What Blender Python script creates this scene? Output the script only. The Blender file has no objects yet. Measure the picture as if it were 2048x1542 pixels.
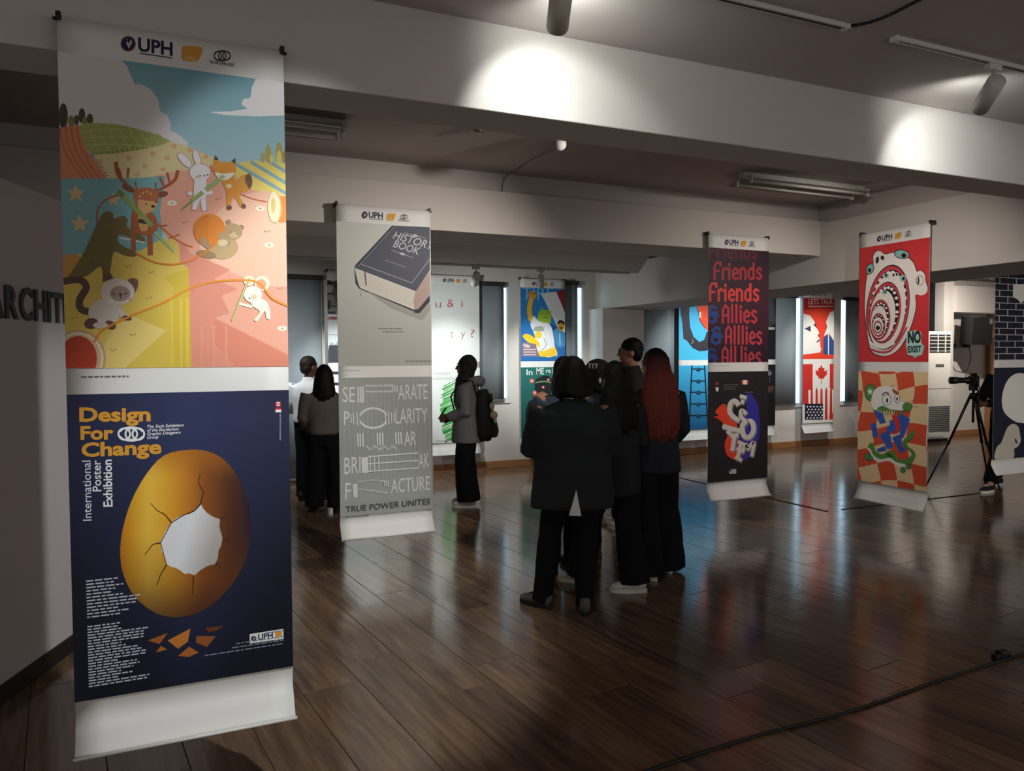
import bpy, bmesh, math, random
from mathutils import Vector, Matrix, geometry, noise
R = math.radians
SC = bpy.context.scene
COL = SC.collection
random.seed(7)

# ---------------------------------------------------------------- camera, world, exposure
cam_d = bpy.data.cameras.new('camera'); cam_d.sensor_width = 36; cam_d.lens = 1540 / 2048 * 36
cam_d.clip_end = 200; cam_d.clip_start = .05
cam = bpy.data.objects.new('camera', cam_d); COL.objects.link(cam)
CAM_M = (Matrix.Translation((0, 0, 1.62)) @ Matrix.Rotation(R(-24.6), 4, 'Z')
         @ Matrix.Rotation(R(90 - 2.1), 4, 'X') @ Matrix.Rotation(R(-.3), 4, 'Z'))
cam.matrix_world = CAM_M
SC.camera = cam
W = bpy.data.worlds.new('hall_ambience'); SC.world = W; W.use_nodes = True
bg = W.node_tree.nodes['Background']; bg.inputs[0].default_value = (1.0, .93, .88, 1); bg.inputs[1].default_value = .55
SC.view_settings.view_transform = 'Standard'; SC.view_settings.look = 'None'
SC.view_settings.gamma = 1; SC.view_settings.use_curve_mapping = False
SC.view_settings.exposure = 0.0
SC.cycles.use_denoising = True
SC.cycles.use_adaptive_sampling = True; SC.cycles.adaptive_threshold = .03
SC.cycles.max_bounces = 3; SC.cycles.diffuse_bounces = 2; SC.cycles.glossy_bounces = 2; SC.cycles.transparent_max_bounces = 4
SC.cycles.caustics_reflective = False; SC.cycles.caustics_refractive = False
SC.cycles.sample_clamp_indirect = 4

# ---------------------------------------------------------------- materials
def lin(c):
    c = c.lstrip('#'); v = [int(c[i:i + 2], 16) / 255 for i in (0, 2, 4)]
    return tuple(x / 12.92 if x <= .04045 else ((x + .055) / 1.055) ** 2.4 for x in v) + (1,)
MATS = {}
def mat(name, col, rough=.6, metal=0, var=.08, scale=6., bump=0., bscale=60., emit=None, estr=0, spec=.5, stretch=None):
    """principled material whose colour drifts a little with a noise texture and that may carry a fine noise bump"""
    if name in MATS: return MATS[name]
    m = bpy.data.materials.new(name); m.use_nodes = True; nt = m.node_tree; b = nt.nodes['Principled BSDF']
    c = lin(col)
    tc = nt.nodes.new('ShaderNodeTexCoord'); n = nt.nodes.new('ShaderNodeTexNoise'); n.inputs['Scale'].default_value = scale
    n.inputs['Detail'].default_value = 4
    src = tc.outputs['Object']
    if stretch:
        mp = nt.nodes.new('ShaderNodeMapping'); mp.inputs['Scale'].default_value = stretch
        nt.links.new(src, mp.inputs[0]); src = mp.outputs[0]
    nt.links.new(src, n.inputs['Vector'])
    mx = nt.nodes.new('ShaderNodeMix'); mx.data_type = 'RGBA'
    mx.inputs['A'].default_value = tuple(x * (1 - var) for x in c[:3]) + (1,)
    mx.inputs['B'].default_value = tuple(min(1, x * (1 + var)) for x in c[:3]) + (1,)
    nt.links.new(n.outputs['Fac'], mx.inputs['Factor']); nt.links.new(mx.outputs['Result'], b.inputs['Base Color'])
    b.inputs['Roughness'].default_value = rough; b.inputs['Metallic'].default_value = metal
    b.inputs['Specular IOR Level'].default_value = spec
    if bump:
        n2 = nt.nodes.new('ShaderNodeTexNoise'); n2.inputs['Scale'].default_value = bscale; n2.inputs['Detail'].default_value = 3
        nt.links.new(src, n2.inputs['Vector'])
        bp = nt.nodes.new('ShaderNodeBump'); bp.inputs['Strength'].default_value = bump; bp.inputs['Distance'].default_value = .01
        nt.links.new(n2.outputs['Fac'], bp.inputs['Height']); nt.links.new(bp.outputs[0], b.inputs['Normal'])
    if emit:
        b.inputs['Emission Color'].default_value = lin(emit); b.inputs['Emission Strength'].default_value = estr
    MATS[name] = m
    return m

def floor_mat():
    m = bpy.data.materials.new('plank_wood'); m.use_nodes = True; nt = m.node_tree; b = nt.nodes['Principled BSDF']
    tc = nt.nodes.new('ShaderNodeTexCoord'); mp = nt.nodes.new('ShaderNodeMapping'); mp.inputs['Scale'].default_value = (14, 1.1, 14)
    oi = nt.nodes.new('ShaderNodeObjectInfo'); ad = nt.nodes.new('ShaderNodeVectorMath'); ad.operation = 'ADD'
    sc = nt.nodes.new('ShaderNodeVectorMath'); sc.operation = 'SCALE'; sc.inputs['Scale'].default_value = 37
    nt.links.new(oi.outputs['Location'], sc.inputs[0])
    nt.links.new(tc.outputs['Object'], mp.inputs[0]); nt.links.new(mp.outputs[0], ad.inputs[0]); nt.links.new(sc.outputs[0], ad.inputs[1])
    n = nt.nodes.new('ShaderNodeTexNoise'); n.inputs['Scale'].default_value = 1.6; n.inputs['Detail'].default_value = 8; n.inputs['Distortion'].default_value = .6
    nt.links.new(ad.outputs[0], n.inputs['Vector'])
    cr = nt.nodes.new('ShaderNodeValToRGB'); e = cr.color_ramp.elements
    e[0].position = .28; e[0].color = lin('#5c463a'); e[1].position = .75; e[1].color = lin('#94785e')
    nt.links.new(n.outputs['Fac'], cr.inputs[0])
    hs = nt.nodes.new('ShaderNodeHueSaturation'); mr = nt.nodes.new('ShaderNodeMapRange')
    mr.inputs['To Min'].default_value = .72; mr.inputs['To Max'].default_value = 1.2
    nt.links.new(oi.outputs['Random'], mr.inputs[0]); nt.links.new(mr.outputs[0], hs.inputs['Value']); nt.links.new(cr.outputs[0], hs.inputs['Color'])
    nt.links.new(hs.outputs[0], b.inputs['Base Color'])
    n2 = nt.nodes.new('ShaderNodeTexNoise'); n2.inputs['Scale'].default_value = 2.2; n2.inputs['Detail'].default_value = 5
    nt.links.new(tc.outputs['Object'], n2.inputs['Vector'])
    m2 = nt.nodes.new('ShaderNodeMapRange'); m2.inputs['To Min'].default_value = .1; m2.inputs['To Max'].default_value = .19
    nt.links.new(n2.outputs['Fac'], m2.inputs[0]); nt.links.new(m2.outputs[0], b.inputs['Roughness'])
    bp = nt.nodes.new('ShaderNodeBump'); bp.inputs['Strength'].default_value = .05; bp.inputs['Distance'].default_value = .01
    nt.links.new(n.outputs['Fac'], bp.inputs['Height']); nt.links.new(bp.outputs[0], b.inputs['Normal'])
    b.inputs['Specular IOR Level'].default_value = .5
    MATS['plank'] = m
    return m

def print_mat():
    m = bpy.data.materials.new('printed_ink'); m.use_nodes = True; nt = m.node_tree; b = nt.nodes['Principled BSDF']
    a = nt.nodes.new('ShaderNodeAttribute'); a.attribute_name = 'ink'
    tc = nt.nodes.new('ShaderNodeTexCoord'); n = nt.nodes.new('ShaderNodeTexNoise'); n.inputs['Scale'].default_value = 220
    nt.links.new(tc.outputs['Object'], n.inputs['Vector'])
    mx = nt.nodes.new('ShaderNodeMix'); mx.data_type = 'RGBA'; mx.blend_type = 'MULTIPLY'; mx.inputs['Factor'].default_value = .06
    nt.links.new(a.outputs['Color'], mx.inputs['A']); nt.links.new(n.outputs['Color'], mx.inputs['B'])
    nt.links.new(mx.outputs['Result'], b.inputs['Base Color']); b.inputs['Roughness'].default_value = .55
    b.inputs['Specular IOR Level'].default_value = .3
    MATS['ink'] = m
    return m

def glass_mat():
    m = bpy.data.materials.new('window_glass'); m.use_nodes = True; nt = m.node_tree
    for x in list(nt.nodes):
        if x.type != 'OUTPUT_MATERIAL': nt.nodes.remove(x)
    out = nt.nodes['Material Output']
    t = nt.nodes.new('ShaderNodeBsdfTransparent'); g = nt.nodes.new('ShaderNodeBsdfGlossy'); g.inputs['Roughness'].default_value = .02
    t.inputs[0].default_value = (.93, .97, .97, 1)
    mx = nt.nodes.new('ShaderNodeMixShader'); mx.inputs[0].default_value = .05
    nt.links.new(t.outputs[0], mx.inputs[1]); nt.links.new(g.outputs[0], mx.inputs[2])
    nt.links.new(mx.outputs[0], out.inputs[0])
    MATS['glass'] = m
    return m
floor_mat(); print_mat(); glass_mat()
mat('plaster', '#cfc8c2', .85, var=.05, scale=1.5, bump=.08, bscale=40)
mat('ceil_paint', '#c4bab4', .9, var=.05, scale=1.2, bump=.06, bscale=30)
mat('partition_paint', '#d0c8ca', .8, var=.05, scale=1.5, bump=.06, bscale=50)
mat('baseboard_wood', '#9a6a42', .5, var=.2, scale=5, stretch=(1, 8, 8))
mat('dark_board', '#241c18', .6)
mat('joint', '#20140c', .8)
mat('banner_vinyl', '#e6e4e2', .55, var=.03, scale=3, spec=.35)
mat('black_plastic', '#151516', .45)
mat('dark_metal', '#26262a', .4, metal=.6)
mat('white_metal', '#d8d6d2', .45)
mat('grey_metal', '#8d8c8a', .35, metal=.7)
mat('blind_fabric', '#8b949a', .8, var=.04, bump=.1, bscale=300)
mat('valance', '#2c2a2c', .6)
mat('outdoor_light', '#ffffff', .9, emit='#b4e2ff', estr=2.4)
mat('lens_lit', '#ffffff', .4, emit='#fff8ea', estr=30)
mat('tube_off', '#d9d6cc', .3)

# ---------------------------------------------------------------- mesh helpers
def new_obj(name, me, parent=None, m=None):
    o = bpy.data.objects.new(name, me); COL.objects.link(o)
    if parent is not None: o.parent = parent
    if m is not None and me is not None: me.materials.append(MATS[m] if isinstance(m, str) else m)
    return o
def finish(name, bm, m, parent=None, smooth=False):
    bmesh.ops.recalc_face_normals(bm, faces=bm.faces[:])
    me = bpy.data.meshes.new(name); bm.to_mesh(me); bm.free()
    if smooth:
        me.shade_smooth()
    return new_obj(name, me, parent, m)
def tag(o, label=None, cat=None, group=None, kind=None):
    if label: o['label'] = label
    if cat: o['category'] = cat
    if group: o['group'] = group
    if kind: o['kind'] = kind
    return o
def thing(name, label, cat, loc=(0, 0, 0), rz=0, group=None):
    o = bpy.data.objects.new(name, None); COL.objects.link(o); o.empty_display_size = .1
    o.location = loc; o.rotation_euler = (0, 0, rz)
    return tag(o, label, cat, group)
def box(bm, x0, x1, y0, y1, z0, z1, bev=0):
    vs = [bm.verts.new(p) for p in ((x0, y0, z0), (x1, y0, z0), (x1, y1, z0), (x0, y1, z0), (x0, y0, z1), (x1, y0, z1), (x1, y1, z1), (x0, y1, z1))]
    fs = [bm.faces.new([vs[i] for i in f]) for f in ((0, 3, 2, 1), (4, 5, 6, 7), (0, 1, 5, 4), (1, 2, 6, 5), (2, 3, 7, 6), (3, 0, 4, 7))]
    if bev:
        es = list({e for f in fs for e in f.edges})
        bmesh.ops.bevel(bm, geom=es, offset=bev, segments=2, affect='EDGES', profile=.5)
def obox(name, x0, x1, y0, y1, z0, z1, m, parent=None, bev=0):
    bm = bmesh.new(); box(bm, x0, x1, y0, y1, z0, z1, bev); return finish(name, bm, m, parent)
def prism(bm, pts, z0, z1):
    a = [bm.verts.new((x, y, z0)) for x, y in pts]; b = [bm.verts.new((x, y, z1)) for x, y in pts]; n = len(pts)
    bm.faces.new(a[::-1]); bm.faces.new(b)
    for i in range(n): bm.faces.new((a[i], a[(i + 1) % n], b[(i + 1) % n], b[i]))
def tube(bm, pts, rad, seg=10, side=None, cap=True):
    """closed sweep along pts; rad is a number, or per point a number or (ra, rb) with ra along `side`"""
    pts = [Vector(p) for p in pts]; n = len(pts)
    if not isinstance(rad, (list, tuple)): rad = [rad] * n
    rings = []; prev = None
    for i, p in enumerate(pts):
        t = (pts[min(i + 1, n - 1)] - pts[max(i - 1, 0)])
        if t.length < 1e-9: t = Vector((0, 0, 1))
        t.normalize()
        if side is not None: u = Vector(side)
        elif prev is not None: u = prev
        else: u = Vector((1, 0, 0)) if abs(t.x) < .8 else Vector((0, 1, 0))
        u = u - t * u.dot(t)
        if u.length < 1e-6: u = t.orthogonal()
        u.normalize(); v = t.cross(u); prev = u
        ra, rb = rad[i] if isinstance(rad[i], (list, tuple)) else (rad[i], rad[i])
        rings.append([bm.verts.new(p + u * ra * math.cos(2 * math.pi * k / seg) + v * rb * math.sin(2 * math.pi * k / seg)) for k in range(seg)])
    for a, b in zip(rings, rings[1:]):
        for k in range(seg): bm.faces.new((a[k], a[(k + 1) % seg], b[(k + 1) % seg], b[k]))
    if cap:
        bm.faces.new(rings[0][::-1]); bm.faces.new(rings[-1])
    return rings
def cyl(name, p0, p1, r0, m, parent=None, r1=None, seg=20):
    bm = bmesh.new(); tube(bm, [p0, p1], [r0, r0 if r1 is None else r1], seg)
    o = finish(name, bm, m, parent)
    for f in o.data.polygons: f.use_smooth = len(f.vertices) == 4
    return o
def ellipsoid(bm, c, r, rot=None, seg=16, rings=10):
    mtx = Matrix.Translation(c) @ (rot.to_4x4() if rot else Matrix()) @ Matrix.Diagonal((r[0], r[1], r[2], 1))
    bmesh.ops.create_uvsphere(bm, u_segments=seg, v_segments=rings, radius=1, matrix=mtx)
def copy_tree(o, parent=None):
    c = o.copy(); COL.objects.link(c)
    if parent is not None: c.parent = parent
    for ch in list(o.children): copy_tree(ch, c)
    return c
def spot(name, loc, target, watts, angle, blend=.35, col=(1, .97, .92), size=.04, parent=None):
    d = bpy.data.lights.new(name, 'SPOT'); d.energy = watts; d.spot_size = R(angle); d.spot_blend = blend; d.color = col; d.shadow_soft_size = size
    o = bpy.data.objects.new(name, d); COL.objects.link(o)
    o.location = loc; o.rotation_euler = (Vector(target) - Vector(loc)).to_track_quat('-Z', 'Y').to_euler()
    return o

# ---------------------------------------------------------------- the room shell (X along the beams, Y towards the window wall)
def S(name, x0, x1, y0, y1, z0, z1, m, parent=None, bev=0):
    o = obox(name, x0, x1, y0, y1, z0, z1, m, parent, bev)
    if parent is None: o['kind'] = 'structure'
    return o
XL, XR, YB, YW = -4.2, 15.7, -2.2, 10.28
flo = S('floor', XL - .2, XR + .2, YB - .2, YW + .2, -.15, -.012, 'joint')
# planks: shared meshes, laid a few degrees off the wall direction
PW, PL, PA = .284, 1.42, R(6)
def plank_mesh(l):
    bm = bmesh.new(); g = .0012
    box(bm, -PW / 2 + g, PW / 2 - g, -l / 2 + g, l / 2 - g, -.011, 0)
    bmesh.ops.recalc_face_normals(bm, faces=bm.faces[:])
    top = [e for e in bm.edges if all(abs(v.co.z) < 1e-6 for v in e.verts)]
    bmesh.ops.bevel(bm, geom=top, offset=.0016, segments=1, affect='EDGES')
    me = bpy.data.meshes.new('plank'); bm.to_mesh(me); bm.free(); me.materials.append(MATS['plank']); return me
pm = plank_mesh(PL)
spots = []
CI = CAM_M.inverted()
ca, sa = math.cos(PA), math.sin(PA)
for i in range(-70, 70):
    off = (i * .37 + (.21 if i % 2 else 0)) % 1 * PL
    for j in range(-18, 18):
        u, v = i * PW, j * PL + off
        x, y = u * ca - v * sa + 5, u * sa + v * ca + 4
        if not (XL < x < XR and YB < y < YW + PL / 2): continue
        cut = max(0, y + PL / 2 * ca - YW) / ca
        q = CI @ Vector((x, y, 0)); vis = False
        if q.z < -.8:
            px, py = 1024 + 1540 * q.x / -q.z, 771 - 1540 * q.y / -q.z
            vis = -250 < px < 2300 and py < 2100
        spots.append((0 if vis else 1, (-q.z if vis else 0) + (99 if cut else 0), x, y, cut))
spots.sort()
bm = bmesh.new()
for k, (a, d, x, y, cut) in enumerate(spots):
    if k < 298 and a == 0 and not cut:
        o = new_obj('plank', pm, flo); o.location = (x, y, 0); o.rotation_euler = (random.uniform(-.0012, .0012), random.uniform(-.003, .003), PA)
    elif a == 0 or (-2 < x < 9 and y > -2):
        mt = Matrix.Translation((x, y, -.0)) @ Matrix.Rotation(PA, 4, 'Z')
        n0 = len(bm.verts); box(bm, -PW / 2 + .0012, PW / 2 - .0012, -PL / 2 + .0012, PL / 2 - cut - .0012, -.011, 0)
        bm.verts.ensure_lookup_table()
        for vtx in bm.verts[n0:]: vtx.co = mt @ vtx.co
rest = finish('far_planks', bm, 'plank', flo); rest['kind'] = 'stuff'

# walls: the window wall is pieces around five openings
OPEN = [(3.2, 4.65, .98, 2.68), (4.92, 5.91, .85, 2.72), (7.02, 8.45, .74, 2.68), (8.75, 10.36, .74, 2.68), (11.3, 12.55, .74, 2.68)]
bm = bmesh.new(); prev = XL
for x0, x1, z0, z1 in OPEN:
    box(bm, prev, x0, YW, YW + .05, 0, 3.3); box(bm, x0, x1, YW, YW + .05, 0, z0); box(bm, x0, x1, YW, YW + .05, z1, 3.3); prev = x1
box(bm, prev, XR, YW, YW + .05, 0, 3.3)
bmesh.ops.remove_doubles(bm, verts=bm.verts[:], dist=.0005)
finish('wall_back', bm, 'plaster')['kind'] = 'structure'
S('wall_left', XL - .2, XL, YB, YW, 0, 3.3, 'plaster'); S('wall_right', XR, XR + .2, YB, YW, 0, 3.3, 'plaster')
S('baseboard_back', XL, 5.98, YW - .025, YW, 0, .11, 'baseboard_wood', bev=.006)
S('baseboard_back_right', 6.8, XR, YW - .025, YW, 0, .11, 'baseboard_wood', bev=.006)
# ceilings of the three bays
S('ceiling', XL, XR, YB, 3.1, 3.045, 3.3, 'ceil_paint'); S('ceiling', XL, XR, 3.1, 6.4, 3.155, 3.3, 'ceil_paint'); S('ceiling', XL, XR, 6.4, YW, 3.1, 3.3, 'ceil_paint')
# beams
S('trim_1', XL, XR, 3.07, 3.355, 2.675, 3.155, 'plaster', bev=.006)
S('trim_2', XL, XR, 5.84, 6.5, 2.63, 2.985, 'plaster', bev=.006)
S('trim_3', XL, XR, 5.95, 6.42, 2.985, 3.16, 'plaster')
S('trim_4', 6.12, 7.12, 3.355, YW, 2.345, 2.96, 'plaster', bev=.006)
S('trim_5', 6.2, 7.0, 3.355, 5.95, 2.96, 3.16, 'ceil_paint')
bm = bmesh.new(); prism(bm, [(XL, 6.5), (4.55, 6.5), (5.62, 8.36), (XL, 8.36)], 2.69, 3.1)
finish('trim_6', bm, 'ceil_paint')['kind'] = 'structure'
S('trim_7', 6.0, 6.74, 9.86, YW, 0, 2.345, 'plaster', bev=.006)     # pier under the cross beam
S('trim_8', 13.9, XR, 9.9, YW, 2.44, 2.95, 'plaster', bev=.005)     # soffit over the corner
S('trim_9', 15.34, 15.46, 10.18, YW, 0, 2.44, 'baseboard_wood')       # timber post in the corner
S('trim_10', 13.3, 13.5, 10.05, YW, 2.0, 3.1, 'dark_metal')         # dark pipe casing
S('trim_11', 13.62, 13.9, 9.95, YW, 0, 3.1, 'plaster')
# dark joint strips let into the floor
S('trim_12', 6.27, 6.295, 5.86, 8.6, -.004, .004, 'joint'); S('trim_13', 6.5, 8.7, 5.86, 5.885, -.004, .004, 'joint')

# windows with panes, and roller blinds in front of them
for k, (x0, x1, z0, z1) in enumerate(OPEN):
    f = 0.045
    w = bpy.data.objects.new('window_%d' % (k + 1), None); COL.objects.link(w); w.location = ((x0 + x1) / 2, YW + .035, z0); w['kind'] = 'structure'
    hw, hh = (x1 - x0) / 2, z1 - z0
    bm = bmesh.new()
    box(bm, -hw, -hw + .01, -.012, .012, 0, hh); box(bm, hw - .01, hw, -.012, .012, 0, hh); box(bm, -hw + .01, hw - .01, -.02, .02, 0, f); box(bm, -hw + .01, hw - .01, -.02, .02, hh - f, hh)
    box(bm, -.02, .02, -.012, .012, f, hh - f)
    finish('window_frame', bm, 'white_metal', w)
    for a, b in ((-hw + .01, -.02), (.02, hw - .01)): obox('pane', a, b, -.003, .003, f, hh - f, 'glass', w)
    obox('window_sill', -hw - .02, hw + .02, -.06, -.02, -.03, 0, 'white_metal', w, .004)
bm = bmesh.new(); box(bm, -2, 18, 13.9, 14, -2, 6); finish('outdoor_daylight', bm, 'outdoor_light')['kind'] = 'structure'
BL = [(-.2, 1.965, .03, 2.7, 'tall grey roller blind reaching the floor beside the ink-splash banner'),
      (3.1, 4.565, .985, 2.705, 'grey roller blind behind the banner with the green scribble'),
      (4.9, 5.79, .9, 2.765, 'grey roller blind behind the blue raised-fist banner'),
      (6.93, 8.5, .76, 2.7, 'grey roller blind behind the light blue ladder banner'),
      (8.7, 10.18, .735, 2.69, 'wide grey roller blind left of the red maple leaf banner'),
      (11.35, 12.6, .76, 2.68, 'grey roller blind right of the red maple leaf banner')]
for x0, x1, z0, z1, lab in BL:
    t = thing('roller_blind', lab, 'blind', ((x0 + x1) / 2, YW - .05, z0), 0, 'roller blinds on the window wall')
    h = (x1 - x0) / 2; H = z1 - z0
    obox('valance', -h, h, -.04, .045, H - .06, H, 'valance', t, .004)
    bm = bmesh.new(); n = 14
    for i in range(n):
        a, b = -h + .01 + (2 * h - .02) * i / n, -h + .01 + (2 * h - .02) * (i + 1) / n
        ya, yb = .004 * math.sin(i * 1.3), .004 * math.sin((i + 1) * 1.3)
        v = [bm.verts.new(p) for p in ((a, ya, .02), (b, yb, .02), (b, yb * .3, H - .055), (a, ya * .3, H - .055))]
        bm.faces.new(v)
    bmesh.ops.remove_doubles(bm, verts=bm.verts[:], dist=1e-5)
    r = bmesh.ops.solidify(bm, geom=bm.faces[:], thickness=.002)
    finish('fabric', bm, 'blind_fabric', t, True)
    obox('bottom_bar', -h + .005, h - .005, -.012, .012, 0, .028, 'grey_metal', t, .004)
    cyl('pull_chain', (h - .02, -.03, H - .1), (h - .02, -.03, H * .35), .003, 'white_metal', t, seg=6)

# lettered partition on the left
pt = thing('partition_wall', 'free-standing grey partition lettered ARCHITECTURE at the left edge', 'partition', (-.713, 4.248, 0), R(68.758))
obox('panel', -1.6, 3.1, .0, .12, .0, 2.485, 'partition_paint', pt, .003)
obox('skirting', -1.6, 3.1, -.012, 0, 0, .09, 'dark_board', pt)
# ---------------------------------------------------------------- flat print: coloured shapes stacked on a poster
def text_tris(s, bold=0., shear=0., res=3):
    c = bpy.data.curves.new('glyphs', 'FONT'); c.body = s; c.offset = bold; c.shear = shear; c.resolution_u = res; c.fill_mode = 'FRONT'
    o = bpy.data.objects.new('glyphs', c)
    me = bpy.data.meshes.new_from_object(o)
    me.calc_loop_triangles()
    v = [(p.co.x, p.co.y) for p in me.vertices]; t = [tuple(q.vertices) for q in me.loop_triangles]
    bpy.data.objects.remove(o); bpy.data.curves.remove(c); bpy.data.meshes.remove(me)
    return v, t
def homography(q):
    """map from a traced quad (TL, TR, BR, BL) to the unit square, v running down"""
    (x0, y0), (x1, y1), (x2, y2), (x3, y3) = q
    dx1, dx2, sx = x1 - x2, x3 - x2, x0 - x1 + x2 - x3
    dy1, dy2, sy = y1 - y2, y3 - y2, y0 - y1 + y2 - y3
    d = dx1 * dy2 - dx2 * dy1
    g, h = (sx * dy2 - dx2 * sy) / d, (dx1 * sy - sx * dy1) / d
    M = Matrix(((x1 - x0 + g * x1, x3 - x0 + h * x3, x0), (y1 - y0 + g * y1, y3 - y0 + h * y3, y0), (g, h, 1))).inverted()
    def f(p):
        w = M @ Vector((p[0], p[1], 1)); return (w.x / w.z, w.y / w.z)
    return f
def catmull(pts, n=6, closed=True):
    out = []; N = len(pts)
    rng = range(N) if closed else range(N - 1)
    for i in rng:
        g = (lambda k: pts[k % N]) if closed else (lambda k: pts[max(0, min(N - 1, k))])
        p0, p1, p2, p3 = g(i - 1), g(i), g(i + 1), g(i + 2)
        for j in range(n):
            t = j / n; a, b, c = -.5 * t + t * t - .5 * t ** 3, 1 - 2.5 * t * t + 1.5 * t ** 3, .5 * t + 2 * t * t - 1.5 * t ** 3
            d = -.5 * t * t + .5 * t ** 3
            out.append((a * p0[0] + b * p1[0] + c * p2[0] + d * p3[0], a * p0[1] + b * p1[1] + c * p2[1] + d * p3[1]))
    if not closed: out.append(tuple(pts[-1]))
    return out
class Art:
    def __init__(s, w, h, quad=None, step=.00002):
        s.w, s.h, s.step = w, h, step; s.V = []; s.T = []; s.C = []; s.k = 0; s.hold = False
        s.H = homography(quad) if quad else (lambda p: p); s.o = (0, 0); s.s = 1.
    def frame(s, ox, oy, sc): s.o = (ox, oy); s.s = sc; return s        # coordinates of one tracing sheet
    def m(s, p):
        u, v = s.H((s.o[0] + p[0] * s.s, s.o[1] + p[1] * s.s)); return (u * s.w, v * s.h)
    def clip(s, P):
        for ax, lim, sg in ((0, 0, 1), (0, s.w, -1), (1, 0, 1), (1, s.h, -1)):
            out = []
            for i in range(len(P)):
                a, b = P[i - 1], P[i]; da, db = (a[ax] - lim) * sg, (b[ax] - lim) * sg
                if (da >= 0) != (db >= 0):
                    t = da / (da - db); out.append((a[0] + (b[0] - a[0]) * t, a[1] + (b[1] - a[1]) * t))
                if db >= 0: out.append(b)
            P = out
            if len(P) < 3: return []
        return P
    def metric(s, P, col, fn=None, tri=None):
        """P in metres on the poster; layered above everything before it"""
        if tri is None:
            P = s.clip(P)
            if len(P) < 3: return
            tri = geometry.tessellate_polygon([[Vector((x, y, 0)) for x, y in P]])
        n = len(s.V); y = -.001 - s.k * s.step; s.k += 0 if s.hold else 1
        for p in P:
            s.V.append((p[0] - s.w / 2, y, s.h - p[1])); s.C.append(lin(fn(p)) if fn and isinstance(fn(p), str) else (fn(p) if fn else lin(col)))
        for t in tri: s.T.append(tuple(n + i for i in t))
    def poly(s, pts, col, smooth=0, fn=None):
        if smooth: pts = catmull(pts, smooth)
        s.metric([s.m(p) for p in pts], col, fn)
    def rect(s, x0, y0, x1, y1, col): s.poly([(x0, y0), (x1, y0), (x1, y1), (x0, y1)], col)
    def fill(s, col, fn=None, n=1):
        if fn:
            P = [(s.w * i / n, s.h * j / n) for j in range(n + 1) for i in range(n + 1)]
            T = [t for j in range(n) for i in range(n) for t in ((j * (n + 1) + i, j * (n + 1) + i + 1, (j + 1) * (n + 1) + i), (j * (n + 1) + i + 1, (j + 1) * (n + 1) + i + 1, (j + 1) * (n + 1) + i))]
            s.metric(P, None, lambda p: fn(p[0] / s.w, p[1] / s.h), T)
        else: s.metric([(0, 0), (s.w, 0), (s.w, s.h), (0, s.h)], col)
    def ell(s, cx, cy, rx, ry=None, col='#000000', rot=0, n=22):
        ry = rx if ry is None else ry; c, d = math.cos(R(rot)), math.sin(R(rot))
        s.poly([(cx + rx * math.cos(a) * c - ry * math.sin(a) * d, cy + rx * math.cos(a) * d + ry * math.sin(a) * c) for a in (2 * math.pi * i / n for i in range(n))], col)
    def ring(s, cx, cy, rx, ry, w, col, a0=0, a1=360, n=26, rot=0):
        c, d = math.cos(R(rot)), math.sin(R(rot)); P = []
        for i in range(n + 1):
            a = R(a0 + (a1 - a0) * i / n); x, y = rx * math.cos(a), ry * math.sin(a); P.append((cx + x * c - y * d, cy + x * d + y * c))
        s.line(P, w, col)
    def line(s, pts, w, col, smooth=0, taper=None):
        if smooth: pts = catmull(pts, smooth, False)
        L, Rr = [], []; N = len(pts)
        for i, p in enumerate(pts):
            a, b = pts[max(0, i - 1)], pts[min(N - 1, i + 1)]; dx, dy = b[0] - a[0], b[1] - a[1]; l = math.hypot(dx, dy) or 1
            k = w / 2 * (1 if taper is None else 1 + (taper - 1) * i / (N - 1))
            L.append((p[0] - dy / l * k, p[1] + dx / l * k)); Rr.append((p[0] + dy / l * k, p[1] - dx / l * k))
        P = [s.m(p) for p in L + Rr]; T = []
        if any(not (-1e-6 <= x <= s.w + 1e-6 and -1e-6 <= y <= s.h + 1e-6) for x, y in P):
            h0 = s.hold; s.hold = True
            for i in range(N - 1): s.metric([P[i], P[i + 1], P[N + i + 1], P[N + i]], col)
            s.hold = h0; s.k += 0 if h0 else 1; return
        for i in range(N - 1): T += [(i, i + 1, N + i + 1), (i, N + i + 1, N + i)]
        s.metric(P, col, None, T)
    def text(s, body, p0, p1, cap, col, bold=0., shear=0., res=3):
        """baseline p0->p1 on the tracing sheet; cap is a length (upwards) or a vector"""
        v, t = text_tris(body, bold, shear, res)
        if not v: return
        x0, x1 = min(p[0] for p in v), max(p[0] for p in v)
        up = (0, -cap) if not isinstance(cap, tuple) else cap
        P = []
        for x, y in v:
            a = (x - x0) / (x1 - x0); b = y / .69
            P.append(s.m((p0[0] + (p1[0] - p0[0]) * a + up[0] * b, p0[1] + (p1[1] - p0[1]) * a + up[1] * b)))
        if any(not (0 <= x <= s.w and 0 <= y <= s.h) for x, y in P):
            s.hold = True
            for q in t: s.metric([P[i] for i in q], col)
            s.hold = False; s.k += 1
        else: s.metric(P, col, None, t)
    def glow(s, pts, c, col_fn, rings=7):
        """shape filled from its centre outwards with colours from col_fn(x, y, r)"""
        N = len(pts); V = [c]; T = []
        for r in range(1, rings + 1):
            for x, y in pts: V.append((c[0] + (x - c[0]) * r / rings, c[1] + (y - c[1]) * r / rings))
        for i in range(N): T.append((0, 1 + i, 1 + (i + 1) % N))
        for r in range(rings - 1):
            for i in range(N):
                a, b, d, e = 1 + r * N + i, 1 + r * N + (i + 1) % N, 1 + (r + 1) * N + i, 1 + (r + 1) * N + (i + 1) % N
                T += [(a, b, e), (a, e, d)]
        cols = [col_fn(x, y) for x, y in V]; P = [s.m(p) for p in V]
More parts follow.
